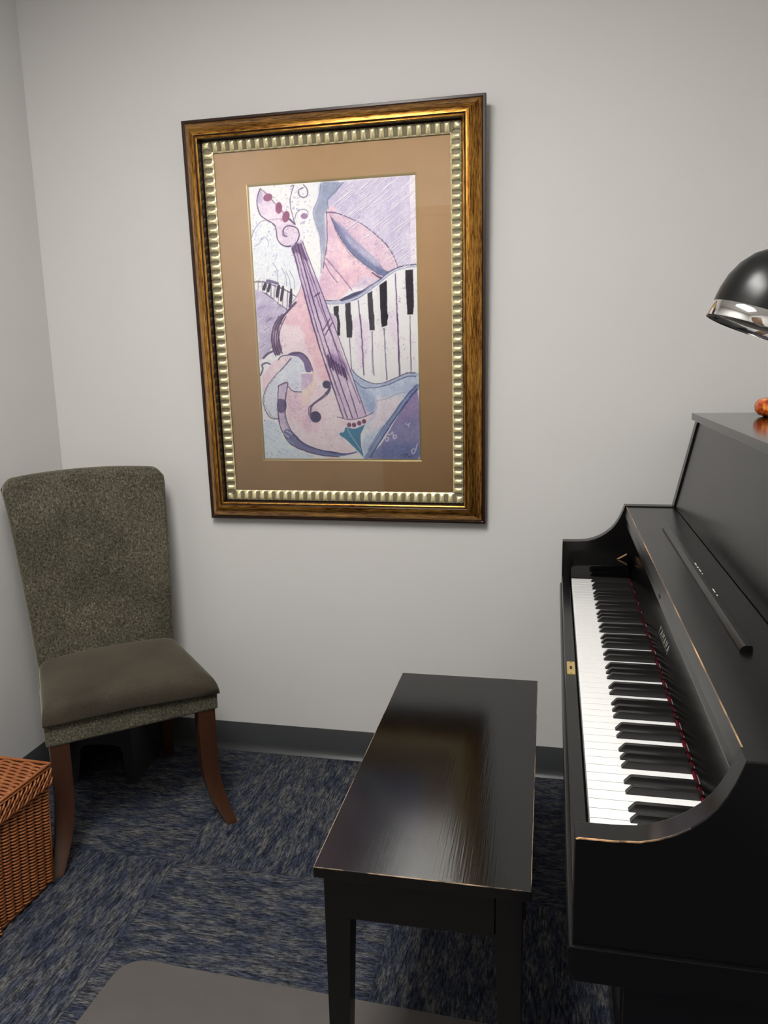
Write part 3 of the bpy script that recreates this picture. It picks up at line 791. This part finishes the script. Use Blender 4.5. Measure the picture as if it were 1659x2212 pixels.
# local x = to the right of the photo, local y = towards the corner, local z = up
def Fy(f): return -(f-f0)
def smooth_pts(K, n):
    K = np.array(K, float); out = []; m = len(K)
    for i in range(m-1):
        p0, p1, p2, p3 = K[max(i-1, 0)], K[i], K[i+1], K[min(i+2, m-1)]
        for t in np.linspace(0, 1, n, endpoint=False):
            out.append(.5*((2*p1)+(-p0+p2)*t+(2*p0-5*p1+4*p2-p3)*t*t+(-p0+3*p1-3*p2+p3)*t**3))
    out.append(K[-1]); return np.array(out).tolist()
def chair_leg(sx, rear):
    b = BM(); rings = []
    if not rear:  # (z, half spread to centre, f centre, width, depth)
        K = [(.385, .196, .740, .049, .046), (.28, .196, .738, .049, .045), (.20, .197, .736, .049, .043), (.14, .201, .739, .047, .041), (.09, .209, .749, .044, .038), (.045, .222, .767, .038, .035), (.0, .238, .791, .030, .032)]
    else:
        K = [(.40, .165, .345, .044, .044), (.25, .167, .338, .042, .042), (.12, .171, .318, .038, .038), (.0, .178, .288, .030, .034)]
    K = [tuple(q) for q in smooth_pts(K, 5)]
    for z, s, f, w, d_ in K:
        x = sx*s; y = Fy(f)
        rings.append([b.verts.new((x+a_*w/2, y+c_*d_/2, z)) for a_, c_ in ((-1, -1), (1, -1), (1, 1), (-1, 1))])
    for A, B in zip(rings, rings[1:]):
        for k in range(4): b.faces.new((A[k], A[(k+1) % 4], B[(k+1) % 4], B[k]))
    b.faces.new(rings[0]); b.faces.new(rings[-1][::-1])
    o = finish('leg', b, 'leg_wood', ch, True, bevel=.003, autos=.6)
    return o
for rear in (0, 1):
    for sx in (-1, 1): chair_leg(sx, rear)
def superbox(name, mat, sections, nx=28, parent=ch, power=5.0, loc=None, fz=None):
    """closed rounded body lofted bottom to top: sections = (z, xc, yc, hx, hy)"""
    b = BM(); rings = []
    n = 64
    for z, xc, yc, hx, hy in sections:
        ring = []
        for k in range(n):
            a = 2*PI*k/n; c_, s_ = math.cos(a), math.sin(a)
            rr = (abs(c_)**power+abs(s_)**power)**(-1/power)
            x, y = xc+hx*rr*c_, yc+hy*rr*s_
            zz = z if fz is None else fz(x, y, z)
            ring.append(b.verts.new((x, y, zz)))
        rings.append(ring)
    for A, B in zip(rings, rings[1:]):
        for k in range(n): b.faces.new((A[k], A[(k+1) % n], B[(k+1) % n], B[k]))
    for ring, rev in ((rings[0], True), (rings[-1], False)):
        c_ = b.verts.new(sum((v.co for v in ring), Vector())/n)
        for k in range(n): b.faces.new((ring[k], ring[(k+1) % n], c_) if not rev else (ring[(k+1) % n], ring[k], c_))
    return finish(name, b, mat, parent, True, autos=1.2)
# seat rail (apron), trapezoid in plan
def trap(z0, z1, wf, wb, f1, f2, name, mat, rad=.012, bulge=0):
    b = BM()
    P = [(-wf, Fy(f1)), (wf, Fy(f1)), (wb, Fy(f2)), (-wb, Fy(f2))]
    prism(b, P, 'z', z0, z1)
    return finish(name, b, mat, ch, True, bevel=rad, seg=3, autos=1.0)
trap(.346, .415, .229, .205, .766, .32, 'seat_rail', 'fabric', .008)
# crowned cushion
def cushion():
    b = BM(); NX, NY = 40, 36
    f1, f2 = .778, .395
    def edge(u, v):  # u -1..1 left-right, v 0 front..1 back
        w = .233*(1-v)+.204*v; return u*w, Fy(f1*(1-v)+f2*v)
    def sq(t): # distance to edge shaping
        return (1-abs(t)**14)**.30
    top, bot = [], []
    for j in range(NY+1):
        v = j/NY; rt, rb = [], []
        # denser sampling near the edges
        vv = .5-.5*math.cos(PI*v)
        for i in range(NX+1):
            u = -math.cos(PI*i/NX)
            su, sv = sq(u), sq(2*vv-1)
            h = su*sv
            x, y = edge(u, vv)
            bul = .010*math.sin(PI*min(h, 1)*.5)
            crown = .026*(1-u*u)*(1-(2*vv-1)**2*.8)
            base = .412-.012*(u > 0)*u*(1-vv)
            zt = base+(.052+crown)*h-.004*(1-vv)*(u)
            zb = base-.002-.004*h
            ex = 1+.035*math.sin(PI*min(h*1.2, 1))*0
            rt.append(b.verts.new((x*ex, y, zt))); rb.append(b.verts.new((x*ex, y, zb)) if 0 < i < NX and 0 < j < NY else rt[-1])
        top.append(rt); bot.append(rb)
    for j in range(NY):
        for i in range(NX):
            b.faces.new((top[j][i], top[j][i+1], top[j+1][i+1], top[j+1][i]))
            q = list(dict.fromkeys((bot[j][i], bot[j+1][i], bot[j+1][i+1], bot[j][i+1])))
            if len(q) > 2:
                try: b.faces.new(q)
                except ValueError: pass
    return finish('seat_cushion', b, 'fabric_seat', ch, True)
cushion()
def welt():
    b = BM()
    pts = []
    for u in np.linspace(-1, 1, 25): pts.append((u*.230, Fy(.775), .4125-.010*max(u, 0)))
    tube(b, pts, .003, 6)
    for s in (-1, 1):
        tube(b, [(s*(.230*(1-v)+.204*v), Fy(.775*(1-v)+.41*v), .4125-(.010 if s > 0 else 0)*(1-v)) for v in np.linspace(0, 1, 12)], .003, 6)
    finish('welt_cord', b, 'fabric_seat', ch, True)
welt()
def backrest():
    b = BM(); NX, NZ = 44, 44
    def P(u, v, side):  # side 0 front, 1 rear
        z = .36+(1.012-.36)*v
        wid = .203+.033*v**1.1
        x = u*wid-.011*v*v
        lean = .400-.075*v+.012*math.sin(PI*v)        # f of the front face
        wing = (.030*v+.004)*abs(u)**3                # ends come forward towards the top
        f = lean+wing
        th = .072-.010*v
        # top edge: gentle arch with rounded corners
        top = -.014*u*u-.028*max(0, abs(u)-.86)**2/.0196*v
        z = z+top*v**6
        if side: f -= th
        # rounded rim
        return Vector((x, Fy(f), z))
    def fr(u, v):  # 1 inside, 0 at the rim
        a = max(0, (abs(u)-.93)/.07); c = max(0, (v-.965)/.035)
        return math.sqrt(max(0, 1-min(1, a*a+c*c)))
    F, R = [], []
    for j in range(NZ+1):
        v = 1-(1-j/NZ)**1.5 if j else 0
        a, c = [], []
        for i in range(NX+1):
            t = -1+2*i/NX; u = math.copysign(1-(1-abs(t))**1.6, t)
            pf, pr = P(u, v, 0), P(u, v, 1); m_ = (pf+pr)/2; k = fr(u, v)
            a.append(b.verts.new(m_+(pf-m_)*k)); c.append(b.verts.new(m_+(pr-m_)*k) if k > 1e-4 else a[-1])
        F.append(a); R.append(c)
    for j in range(NZ):
        for i in range(NX):
            b.faces.new((F[j][i], F[j][i+1], F[j+1][i+1], F[j+1][i]))
            q = list(dict.fromkeys((R[j][i], R[j+1][i], R[j+1][i+1], R[j][i+1])))
            if len(q) > 2:
                try: b.faces.new(q)
                except ValueError: pass
    be = [e for e in b.edges if len(e.link_faces) == 1]
    if be: bmesh.ops.holes_fill(b, edges=be)
    finish('backrest', b, 'fabric', ch, True, autos=1.3)
backrest()

# ------------------------------------------------------------------ step stool under the chair
st = thing('step_stool', 'black plastic step stool with arched openings under the chair', 'step stool', (.217, -.167, 0), math.radians(8))
def stool():
    W0, W1, D0, D1, H = .112, .095, .125, .108, .235
    b = BM(); box(b, -W1-.004, W1+.004, -D1-.004, D1+.004, H-.018, H); finish('step', b, 'stool_plastic', st, True, bevel=.006, autos=.8)
    def panel(length0, length1, off0, off1, rot, arch=True):
        b = BM()
        # outline with an arch cut out, extruded 4 mm
        o_ = [(-length0, 0), (-length0+.028, 0)] if arch else [(-length0, 0)]
        aw = length0-.028
        for k in range(13 if arch else 0):
            a = PI-PI*k/12
            ca, sa = math.cos(a), math.sin(a)
            o_.append((aw*.84*math.copysign(abs(ca)**.40, ca), .085+.045*abs(sa)**.55))
        o_ += ([(length0-.028, 0)] if arch else [])+[(length0, 0), (length1, H-.018), (-length1, H-.018)]
        def Y(z): return off0+(off1-off0)*z/H
        A = [b.verts.new((x, -Y(z), z)) for x, z in o_]; B = [b.verts.new((x, -Y(z)+.005, z)) for x, z in o_]
        n = len(o_)
        for i in range(n): b.faces.new((A[i], A[(i+1) % n], B[(i+1) % n], B[i]))
        b.faces.new(A); b.faces.new(B[::-1])
        bmesh.ops.rotate(b, verts=b.verts, cent=(0, 0, 0), matrix=Matrix.Rotation(rot, 3, 'Z'))
        finish('side_panel', b, 'stool_plastic', st)
    panel(W0, W1, D0, D1, 0); panel(W0, W1, D0, D1, PI); panel(D0, D1, W0, W1, PI/2, False); panel(D0, D1, W0, W1, -PI/2, False)
stool()

# ------------------------------------------------------------------ wicker hamper
BX0, BX1, BY0, BY1, BH = .035, .388, -.972, -.745, .335
bk = thing('wicker_basket', 'orange brown woven wicker basket with a flat lid beside the chair', 'basket', ((BX0+BX1)/2, (BY0+BY1)/2, 0), math.radians(-2.6))
def wicker():
    hx, hy = (BX1-BX0)/2, (BY1-BY0)/2
    LIDT = BH-.050; TP = .020
    # core
    b = BM(); q0 = TP+.006
    vb = box(b, -hx+.006, hx-.006, -hy+.006, hy-.006, .004, LIDT)
    for v_ in vb:
        if v_.co.z < .01: v_.co.x -= math.copysign(TP, v_.co.x); v_.co.y -= math.copysign(TP, v_.co.y)
    finish('basket_core', b, 'wicker_core', bk)
    b = BM()
    def side_path(rows, z0, dz, sp, amp, r, skew, taper):
        per = [(-hx, -hy), (hx, -hy), (hx, hy), (-hx, hy)]
        for k in range(4):
            (xa, ya), (xb, yb) = per[k], per[(k+1) % 4]
            L = math.hypot(xb-xa, yb-ya); dx_, dy_ = (xb-xa)/L, (yb-ya)/L; nx_, ny_ = dy_, -dx_
            n = max(1, round(L/sp)); step = L/n
            for j in range(rows):
                z = z0+dz*j
                for i in range(n):
                    pts = []
                    for q in range(6):
                        t = q/5; s = (i+t*1.06-.03)*step
                        off = amp*math.sin(PI*min(max(t, 0), 1))**.8-.001-taper*(1-z/BH)
                        zz = z+skew*dz*(t-.5)*1.0
                        pts.append((xa+dx_*s+nx_*off, ya+dy_*s+ny_*off, zz))
                    tube(b, pts, [r*.7, r, r*1.05, r*1.05, r, r*.7], 6, cap=False)
        # stakes
            for i in range(n+1):
                s = i*step; tube(b, [(xa+dx_*s-nx_*(.001+taper), ya+dy_*s-ny_*(.001+taper), z0), (xa+dx_*s-nx_*.002, ya+dy_*s-ny_*.002, z0+dz*rows)], .0018, 5)
    side_path(32, .014, .0088, .0285, .0085, .0031, -.5, TP)
    for z, r in ((.005, .005), (.012, .0035)):
        tube(b, [(-hx+TP, -hy+TP, z), (hx-TP, -hy+TP, z), (hx-TP, hy-TP, z), (-hx+TP, hy-TP, z), (-hx+TP, -hy+TP, z)], r, 8)
    for sx in (-1, 1):
        for sy in (-1, 1): tube(b, [(sx*(hx-TP-.001), sy*(hy-TP-.001), .004), (sx*(hx-.001), sy*(hy-.001), LIDT)], .0042, 8)
    finish('woven_sides', b, 'wicker', bk, True)
    # lid: flat weave top + twisted skirt
    e = .006
    b = BM(); box(b, -hx-e+.004, hx+e-.004, -hy-e+.004, hy+e-.004, LIDT+.004, BH-.006); lid = finish('lid', b, 'wicker_core', bk)
    b = BM()
    rows = 32
    for j in range(rows):
        y = -hy+(2*hy)*(j+.5)/rows; pts = []
        n = 52
        for q in range(n+1):
            x = -hx+2*hx*q/n
            ph = x/.031*PI+(PI if j % 2 else 0)+j*.35
            pts.append((x, y+.0006*math.sin(ph*2), BH-.0055+.0030*math.sin(ph)))
        tube(b, pts, .0034, 6)
    finish('lid_weave', b, 'wicker', lid, True)
    b = BM()
    per = [(-hx-e, -hy-e), (hx+e, -hy-e), (hx+e, hy+e), (-hx-e, hy+e)]
    for k in range(4):
        (xa, ya), (xb, yb) = per[k], per[(k+1) % 4]
        L = math.hypot(xb-xa, yb-ya); dx_, dy_ = (xb-xa)/L, (yb-ya)/L; nx_, ny_ = dy_, -dx_
        n = round(L/.0145); step = L/n
        for j in range(3):
            z0, z1 = BH-.014-.0125*j, BH-.031-.0125*j
            for i in range(n):
                s0, s1 = i*step, (i+1.15)*step
                if s1 > L: s1 = L
                o_ = .0025 if (i+j) % 2 else .0008
                a_ = (xa+dx_*s0+nx_*o_, ya+dy_*s0+ny_*o_, z1); c_ = (xa+dx_*s1+nx_*o_, ya+dy_*s1+ny_*o_, z0)
                m_ = ((a_[0]+c_[0])/2+nx_*.002, (a_[1]+c_[1])/2+ny_*.002, (z0+z1)/2)
                tube(b, [a_, m_, c_], .0027, 6)
        tube(b, [(xa, ya, BH-.011), (xb, yb, BH-.011)], .0028, 6)
        tube(b, [(xa, ya, BH-.055), (xb, yb, BH-.055)], .0030, 6)
    finish('lid_skirt', b, 'wicker', lid, True)
    b = BM()
    tube(b, [(-hx-e, -hy-e, BH-.003), (hx+e, -hy-e, BH-.003), (hx+e, hy+e, BH-.003), (-hx-e, hy+e, BH-.003), (-hx-e, -hy-e, BH-.003)], .0048, 10)
    finish('lid_rim', b, 'wicker', lid, True)
wicker()

# ------------------------------------------------------------------ floor mat
def fmat():
    b = BM(); pts = []
    x0, x1, y0, y1, r = .708, 1.62, -2.15, -.962, .055
    for cx_, cy_, a0 in ((x1-r, y1-r, 0), (x0+r, y1-r, 90), (x0+r, y0+r, 180), (x1-r, y0+r, 270)):
        for k in range(9):
            a = math.radians(a0+k*90/8); pts.append((cx_+r*math.cos(a), cy_+r*math.sin(a)))
    prism(b, pts, 'z', .0005, .0045)
    bmesh.ops.rotate(b, verts=b.verts, cent=(x0, y1, 0), matrix=Matrix.Rotation(math.radians(-2.0), 3, 'Z'))
    o = finish('floor_mat', b, 'floor_mat', None, False, bevel=.0015)
    o['label'] = 'smooth grey brown floor mat with rounded corners under the piano bench'; o['category'] = 'floor mat'
fmat()

# ------------------------------------------------------------------ piano bench
bx0, bx1, by0, by1, bz = 1.2542, 1.6059, -1.2485, -.4303, .5038
bn = thing('piano_bench', 'black wooden piano bench with tapered legs and worn edges', 'bench', ((bx0+bx1)/2, (by0+by1)/2, .0), .0083)
def bench():
    hx, hy = (bx1-bx0)/2, (by1-by0)/2
    b = BM(); box(b, -hx, hx, -hy, hy, bz-.019, bz)
    es = [e for e in b.edges]
    r = bmesh.ops.bevel(b, geom=es, offset=.0012, segments=2, profile=.6, affect='EDGES')
    for f in b.faces:
        if f.calc_area() < .003 and f.calc_center_median().z > bz-.004: f.material_index = 1
    finish('bench_top', b, ['bench_black', 'worn'], bn)
    ins = .013
    lx, ly = hx-ins, hy-ins
    for sx in (-1, 1):
        for sy in (-1, 1):
            b = BM(); A = []
            for z, w in ((bz-.019, .044), (.41, .044), (.005, .030)):
                xo, yo = sx*lx, sy*ly
                xi, yi = xo-sx*w, yo-sy*w
                A.append([b.verts.new(p) for p in ((xo, yo, z), (xi, yo, z), (xi, yi, z), (xo, yi, z))])
            for P_, Q_ in zip(A, A[1:]):
                for k in range(4): b.faces.new((P_[k], P_[(k+1) % 4], Q_[(k+1) % 4], Q_[k]))
            b.faces.new(A[0]); b.faces.new(A[-1][::-1])
            finish('leg', b, 'bench_black', bn, bevel=.0015)
    z0, z1 = .408, bz-.019
    for s in (-1, 1):
        b = BM(); box(b, -lx+.044, lx-.044, s*(ly-.006)-.010, s*(ly-.006)+.010-0, z0, z1); finish('apron', b, 'bench_black', bn, bevel=.001)
        b = BM(); box(b, s*(lx-.006)-.010, s*(lx-.006)+.010, -ly+.044, ly-.044, z0, z1); finish('apron', b, 'bench_black', bn, bevel=.001)
bench()

# ------------------------------------------------------------------ upright piano
PY0, PY1 = -1.552, -.102          # near and far outer ends
IY0, IY1 = -1.520, -.134          # inner faces of the side arms
PZ = 0
PBX = 2.33
pn = thing('upright_piano', 'black upright piano with open keyboard and worn edges along the right side', 'piano', (0, 0, 0))
pn.location = (1.66, PY0, 0)
OFF = Vector((-1.66, -PY0, 0))
def pf(name, bm, mat, parent=None, **k):
    for v_ in bm.verts: v_.co += OFF
    return finish(name, bm, mat, parent or pn, **k)
ARM = [(1.7166, 0), (1.7166, .628), (1.660, .628), (1.660, .6735), (1.6605, .8015), (1.664, .8030), (1.700, .8035), (1.727, .8055), (1.745, .8105), (1.762, .8180), (1.777, .8275), (1.791, .8395), (1.8015, .852),
       (1.8105, .867), (1.8175, .882), (1.8225, .896), (1.8265, .908), (1.953, .908), (2.0025, 1.140), (PBX, 1.140), (PBX, 0)]
def side(y0, y1, near):
    b = BM()
    prism(b, ARM, 'y', y0, y1)
    es = [e for e in b.edges if len(e.link_faces) == 2 and e.calc_face_angle(0) > .9 and max(v_.co.z for v_ in e.verts) > .6
          and abs(e.verts[0].co.y-e.verts[1].co.y) < 1e-6]
    res = bmesh.ops.bevel(b, geom=es, offset=.0015, segments=2, profile=.6, affect='EDGES')
    yo = y0 if near else y1
    for f in res['faces']:
        c = f.calc_center_median()
        if abs(c.y-yo) < .0024 and c.z > .74 and c.x < 1.77 and near:
            f.material_index = 1
    return pf('side_arm', b, ['piano_black', 'worn3'], smooth=True, autos=.28)
side(PY0, IY0, True); side(IY1, PY1, False)
# key bed with its lip
b = BM(); prism(b, [(1.6625, .628), (1.6555, .640), (1.6555, .668), (1.6575, .6715), (2.05, .6715), (2.05, .628)], 'y', PY0-.0045, PY1+.0045)
pf('key_bed', b, 'piano_black', bevel=.0015)
# key slip with brass lock plate
b = BM(); box(b, 1.6610, 1.6815, IY0, IY1, .6715, .7030); ks = pf('key_slip', b, 'piano_black', bevel=.0012)
b = BM()
LYc = -.824; pts = []
for cx_, cy_, a0 in ((1.6800-.002, LYc+.0325-.002, 0), (1.6645+.002, LYc+.0325-.002, 90), (1.6645+.002, LYc-.0325+.002, 180), (1.6800-.002, LYc-.0325+.002, 270)):
    for k in range(5):
        a = math.radians(a0+k*22.5); pts.append((cx_+.002*math.cos(a), cy_+.002*math.sin(a)))
prism(b, pts, 'z', .7028, .7042); lp = pf('lock_plate', b, 'brass', ks)
b = BM(); box(b, 1.6700, 1.6745, LYc-.008, LYc+.008, .7040, .7044)
for s in (-1, 1): box(b, 1.6705, 1.6740, LYc+s*.028-.0009, LYc+s*.028+.0009, .7040, .7044)
pf('key_slot', b, 'dark_hole', lp)
# key blocks (cheeks)
for y0, y1 in ((IY1-.083, IY1), (IY0, IY0+.072)):
    b = BM(); prism(b, [(1.684, .6715), (1.684, .748), (1.690, .754), (1.835, .760), (1.835, .6715)], 'y', y0, y1); pf('key_block', b, 'piano_gloss', bevel=.0015)
# keys
B_ = 1.225/52; KX, KY, KZ = 1.685, -.2204, .7200
wb = BM(); w_ = B_-.0014
prism(wb, [(0, -.019), (0, -.0012), (.0012, 0), (.149, 0), (.149, -.012), (.010, -.012), (.008, -.019)], 'y', -w_, 0, 0)
for f in wb.faces:
    if abs(f.normal.z) < .3 and f.calc_center_median().z < -.003: f.material_index = 1 if f.calc_center_median().x > .02 else 0
es = [e for e in wb.edges if len(e.link_faces) == 2 and e.calc_face_angle(0) > .6 and min(v_.co.z for v_ in e.verts) > -.003]
bmesh.ops.bevel(wb, geom=es, offset=.0006, segments=1, affect='EDGES')
white0 = finish('white_key', wb, ['key_white', 'key_side'], pn)
kb = BM()
def bq(x, w, z): return [kb.verts.new((x, -w/2, z)), kb.verts.new((x, w/2, z))]
S0 = [bq(0, .0112, 0), bq(.001, .0112, .0018), bq(.0085, .0092, .0108), bq(.0115, .0090, .0120), bq(.098, .0090, .0118), bq(.098, .0112, 0)]
for a_, c_ in zip(S0, S0[1:]): kb.faces.new((a_[0], a_[1], c_[1], c_[0]))
kb.faces.new([s_[0] for s_ in S0]); kb.faces.new([s_[1] for s_ in S0][::-1]); kb.faces.new((S0[0][0], S0[-1][0], S0[-1][1], S0[0][1]))
bmesh.ops.recalc_face_normals(kb, faces=kb.faces)
es = [e for e in kb.edges if max(v_.co.z for v_ in e.verts) > .001]
bmesh.ops.bevel(kb, geom=es, offset=.0007, segments=2, affect='EDGES')
black0 = finish('black_key', kb, 'key_black', pn)
names = 'AB' + 'CDEFGAB'*7 + 'C'
offs = {'A': .0015, 'C': -.0015, 'D': .0015, 'F': -.0018, 'G': 0.}
firstw = firstb = True
for i, nm in enumerate(names):
    if firstw: o = white0; firstw = False
    else: o = white0.copy(); link(o, pn)
    o.location = Vector((KX, KY-i*B_-.0005, KZ))+OFF
    if nm in 'ACDFG' and i < 51:
        if firstb: o = black0; firstb = False
        else: o = black0.copy(); link(o, pn)
        o.location = Vector((KX+.0505, KY-(i+1)*B_-offs[nm], KZ-.0004))+OFF
# red felt strip behind the keys
b = BM(); box(b, 1.8336, 1.8366, IY0+.072, IY1-.083, .7185, .7245); pf('felt_strip', b, 'felt_red', bevel=.001)
# fallboard face, lip, lettering
b = BM(); prism(b, [(1.8362, .700), (1.8362, .733), (1.8375, .7365), (1.8781, .862), (1.8270, .8625), (1.8262, .8640), (1.8300, .8795), (1.8315, .8812), (1.890, .8812), (1.890, .700)], 'y', IY0+.001, IY1-.001)
fb = pf('fallboard', b, 'fallboard_black', bevel=.0008)
b = BM(); s = .0055
prism(b, [(-.867-.0105, .8712), (-.867, .8745+.0035), (-.867+.0085, .8735), (-.867, .8672)], 'x', 1.8272, 1.8290); pf('lock_hole', b, 'dark_hole', fb)
cu = bpy.data.curves.new('brand_letters', 'FONT'); cu.body = 'YAMAHA'; cu.size = .0325; cu.extrude = .00025; cu.space_character = 1.55
tmp = bpy.data.objects.new('tmp', cu); COL.objects.link(tmp)
bpy.context.view_layer.update()
me = bpy.data.meshes.new_from_object(tmp.evaluated_get(bpy.context.evaluated_depsgraph_get()))
bpy.data.objects.remove(tmp)
xs = [v_.co.x for v_ in me.vertices]; sxy = .124/(max(xs)-min(xs)); mnx = min(xs); ys = [v_.co.y for v_ in me.vertices]; sy_ = .0145/(max(ys)-min(ys)); mny = min(ys)
for v_ in me.vertices:
    x, y, z = v_.co
    h_ = .761+(y-mny)*sy_
    v_.co = Vector((1.8375+(h_-.7365)*.3235-.0003-z, -.748-(x-mnx)*sxy, h_))+OFF
me.materials.append(M['letter_inlay']); me.name = 'lettering'
link(bpy.data.objects.new('lettering', me), fb)
# bare wood corner where the fallboard hinge rubs
b = BM(); prism(b, [(1.808, .7603), (1.8345, .7765), (1.8345, .7730), (1.8145, .7603)], 'y', IY1-.016, IY1-.013); pf('worn_corner', b, 'bare_wood', fb)
# music shelf (top of the fallboard housing) with a worn front edge
b = BM(); prism(b, [(1.8262, .8815), (1.8300, .9035), (1.8312, .9050), (1.9550, .9050), (1.9550, .8815)], 'y', IY0+.0005, IY1-.0005)
for f in b.faces:
    if f.normal.x < -.3 and f.normal.z > .3 or (abs(f.calc_center_median().x-1.8306) < .0006 and f.calc_center_median().z > .901 and abs(f.normal.y) < .5): f.material_index = 1
pf('music_shelf', b, ['piano_black', 'worn2'])
# ledge that holds the sheet music, rounded ends
b = BM()
prism(b, [(1.8880, .9048), (1.8890, .9090), (1.8925, .9135), (1.8960, .9145), (1.9040, .9148), (1.9056, .9135), (1.9060, .9048)], 'y', -1.2290, -.4150)
bmesh.ops.recalc_face_normals(b, faces=b.faces)
bmesh.ops.bevel(b, geom=[e for e in b.edges if e.calc_face_angle(0) > .5], offset=.0007, segments=2, affect='EDGES')
for cy_, L_, w__ in ((-.781, .016, .0016), (-.806, .010, .0020), (-.829, .018, .0014), (-.852, .006, .0012), (-.961, .020, .0012), (-.988, .007, .0010)):
    box(b, 1.9040-w__, 1.9045, cy_-L_/2, cy_+L_/2, .9144, .9151, 1)
pf('music_ledge', b, ['piano_black', 'paint_chip'])
# leaning front panel with thin framing, and lid
b = BM(); prism(b, [(1.9560, .900), (2.0075, 1.1400), (2.0255, 1.1400), (1.974, .900)], 'y', IY0+.0005, IY1-.0005); pf('front_panel', b, 'piano_black')
b = BM(); box(b, 1.9945, PBX+.002, PY0-.010, PY1+.012, 1.1405, 1.1585); pf('lid', b, 'piano_gloss', bevel=.0015)
b = BM(); box(b, 1.9555, PBX-.02, IY0, IY1, .6720, .700); pf('key_frame', b, 'piano_black')
b = BM(); box(b, 1.770, 1.790, IY0, IY1, .06, .628); pf('lower_panel', b, 'piano_black')
b = BM(); box(b, 1.765, PBX, IY0, IY1, .0, .06); pf('bottom_board', b, 'piano_black')
b = BM(); box(b, PBX-.012, PBX, IY0, IY1, .062, 1.14); pf('back_board', b, 'piano_black')

# ------------------------------------------------------------------ lamp standing on the piano lid
LC = Vector((1.922, -1.071, 1.346)); AX = Vector((.3484, .0137, .9372)).normalized()
lm = thing('table_lamp', 'black dome shaded lamp with a chrome rim above the piano keyboard', 'lamp', (2.20, -.90, 1.1585))
LO = -Vector((2.20, -.90, 1.1585))
def lf(name, b, mat, parent=None, **k):
    for v_ in b.verts: v_.co += LO
    return finish(name, b, mat, parent or lm, **k)
R_ = .0765
outer = [(R_*1.0, .020), (R_*1.0, .030), (R_*.985, .044), (R_*.94, .062), (R_*.83, .082), (R_*.66, .099), (R_*.45, .111), (R_*.22, .1175), (0, .119)]
b = BM(); lathe(b, outer, 64, axis=AX, cen=LC); inner = [(r*.97, h-.002) for r, h in outer]
lathe(b, inner, 64, 1, axis=AX, cen=LC)
sh = lf('lamp_shade', b, ['lamp_black', 'lamp_inside'], smooth=True)
b = BM(); lathe(b, [(R_*1.025, -.001), (R_*1.035, .002), (R_*1.025, .018), (R_*1.005, .021), (R_*.985, .020), (R_*.985, .001), (R_*1.025, -.001)], 64, axis=AX, cen=LC); lf('chrome_rim', b, 'chrome', sh, smooth=True, autos=1.0)
b = BM(); lathe(b, [(0, .006), (.016, .010), (.027, .022), (.031, .038), (.026, .050), (.018, .066), (.014, .08), (.014, .10)], 32, axis=AX, cen=LC); lf('bulb', b, 'bulb_glass', sh, smooth=True)
top = LC+AX*.148
b = BM(); lathe(b, [(.0, .140), (.016, .138), (.018, .130), (.018, .116), (0, .114)], 24, axis=AX, cen=LC); lf('shade_cap', b, 'chrome', smooth=True, autos=1.0)
b = BM()
P0 = LC+AX*.138
path = []
ctrl = [P0, P0+AX*.10, Vector((2.18, -.90, 1.60)), Vector((2.21, -.89, 1.45)), Vector((2.20, -.90, 1.18))]
for i in range(25):
    t = i/24; q = [Vector(c) for c in ctrl]
    while len(q) > 1: q = [q[k].lerp(q[k+1], t) for k in range(len(q)-1)]
    path.append(q[0])
tube(b, path, .007, 12); lf('lamp_arm', b, 'chrome', smooth=True)
b = BM(); lathe(b, [(0, 0), (.085, 0), (.088, .004), (.086, .012), (.060, .020), (.014, .026), (.012, .036), (0, .036)], 48, cen=Vector((2.20, -.90, 1.1585))); lf('lamp_base', b, 'lamp_black', smooth=True, autos=1.0)

# ------------------------------------------------------------------ orange pot on the lid
b = BM()
lathe(b, [(0, 0), (.026, 0), (.038, .004), (.047, .014), (.049, .024), (.047, .034), (.040, .042), (.030, .0455), (.022, .044), (.020, .038), (.0, .034)], 72,
      mod=lambda a, h: 1+.016*math.cos(15*a+h*60))
o = finish('squat_pot', b, 'orange', None, True, loc=(2.167, -.235, 1.1585)); o['label'] = 'glossy orange red ribbed squat pot on top of the piano'; o['category'] = 'pot'

# ------------------------------------------------------------------ camera, world, view
cam = bpy.data.cameras.new('camera'); co = bpy.data.objects.new('camera', cam); COL.objects.link(co)
Rm = Matrix(((.97743735, -.01915317, .21035536), (.21010914, .19041639, -.95895555), (-.02168807, .98151656, .19014435)))
co.matrix_world = Matrix.Translation((1.6282539, -2.3372683, 1.3141045)) @ Rm.to_4x4()
cam.sensor_fit = 'VERTICAL'; cam.sensor_height = 24.0; cam.lens = 1681.317/2212*24.0; cam.clip_start = .02
sc.camera = co
w = bpy.data.worlds.new('world'); sc.world = w; w.use_nodes = True
w.node_tree.nodes['Background'].inputs[0].default_value = (.5, .5, .5, 1); w.node_tree.nodes['Background'].inputs[1].default_value = .1
vs_ = sc.view_settings; vs_.view_transform = 'Standard'; vs_.look = 'None'; vs_.gamma = 1; vs_.use_curve_mapping = False
vs_.exposure = 0.0
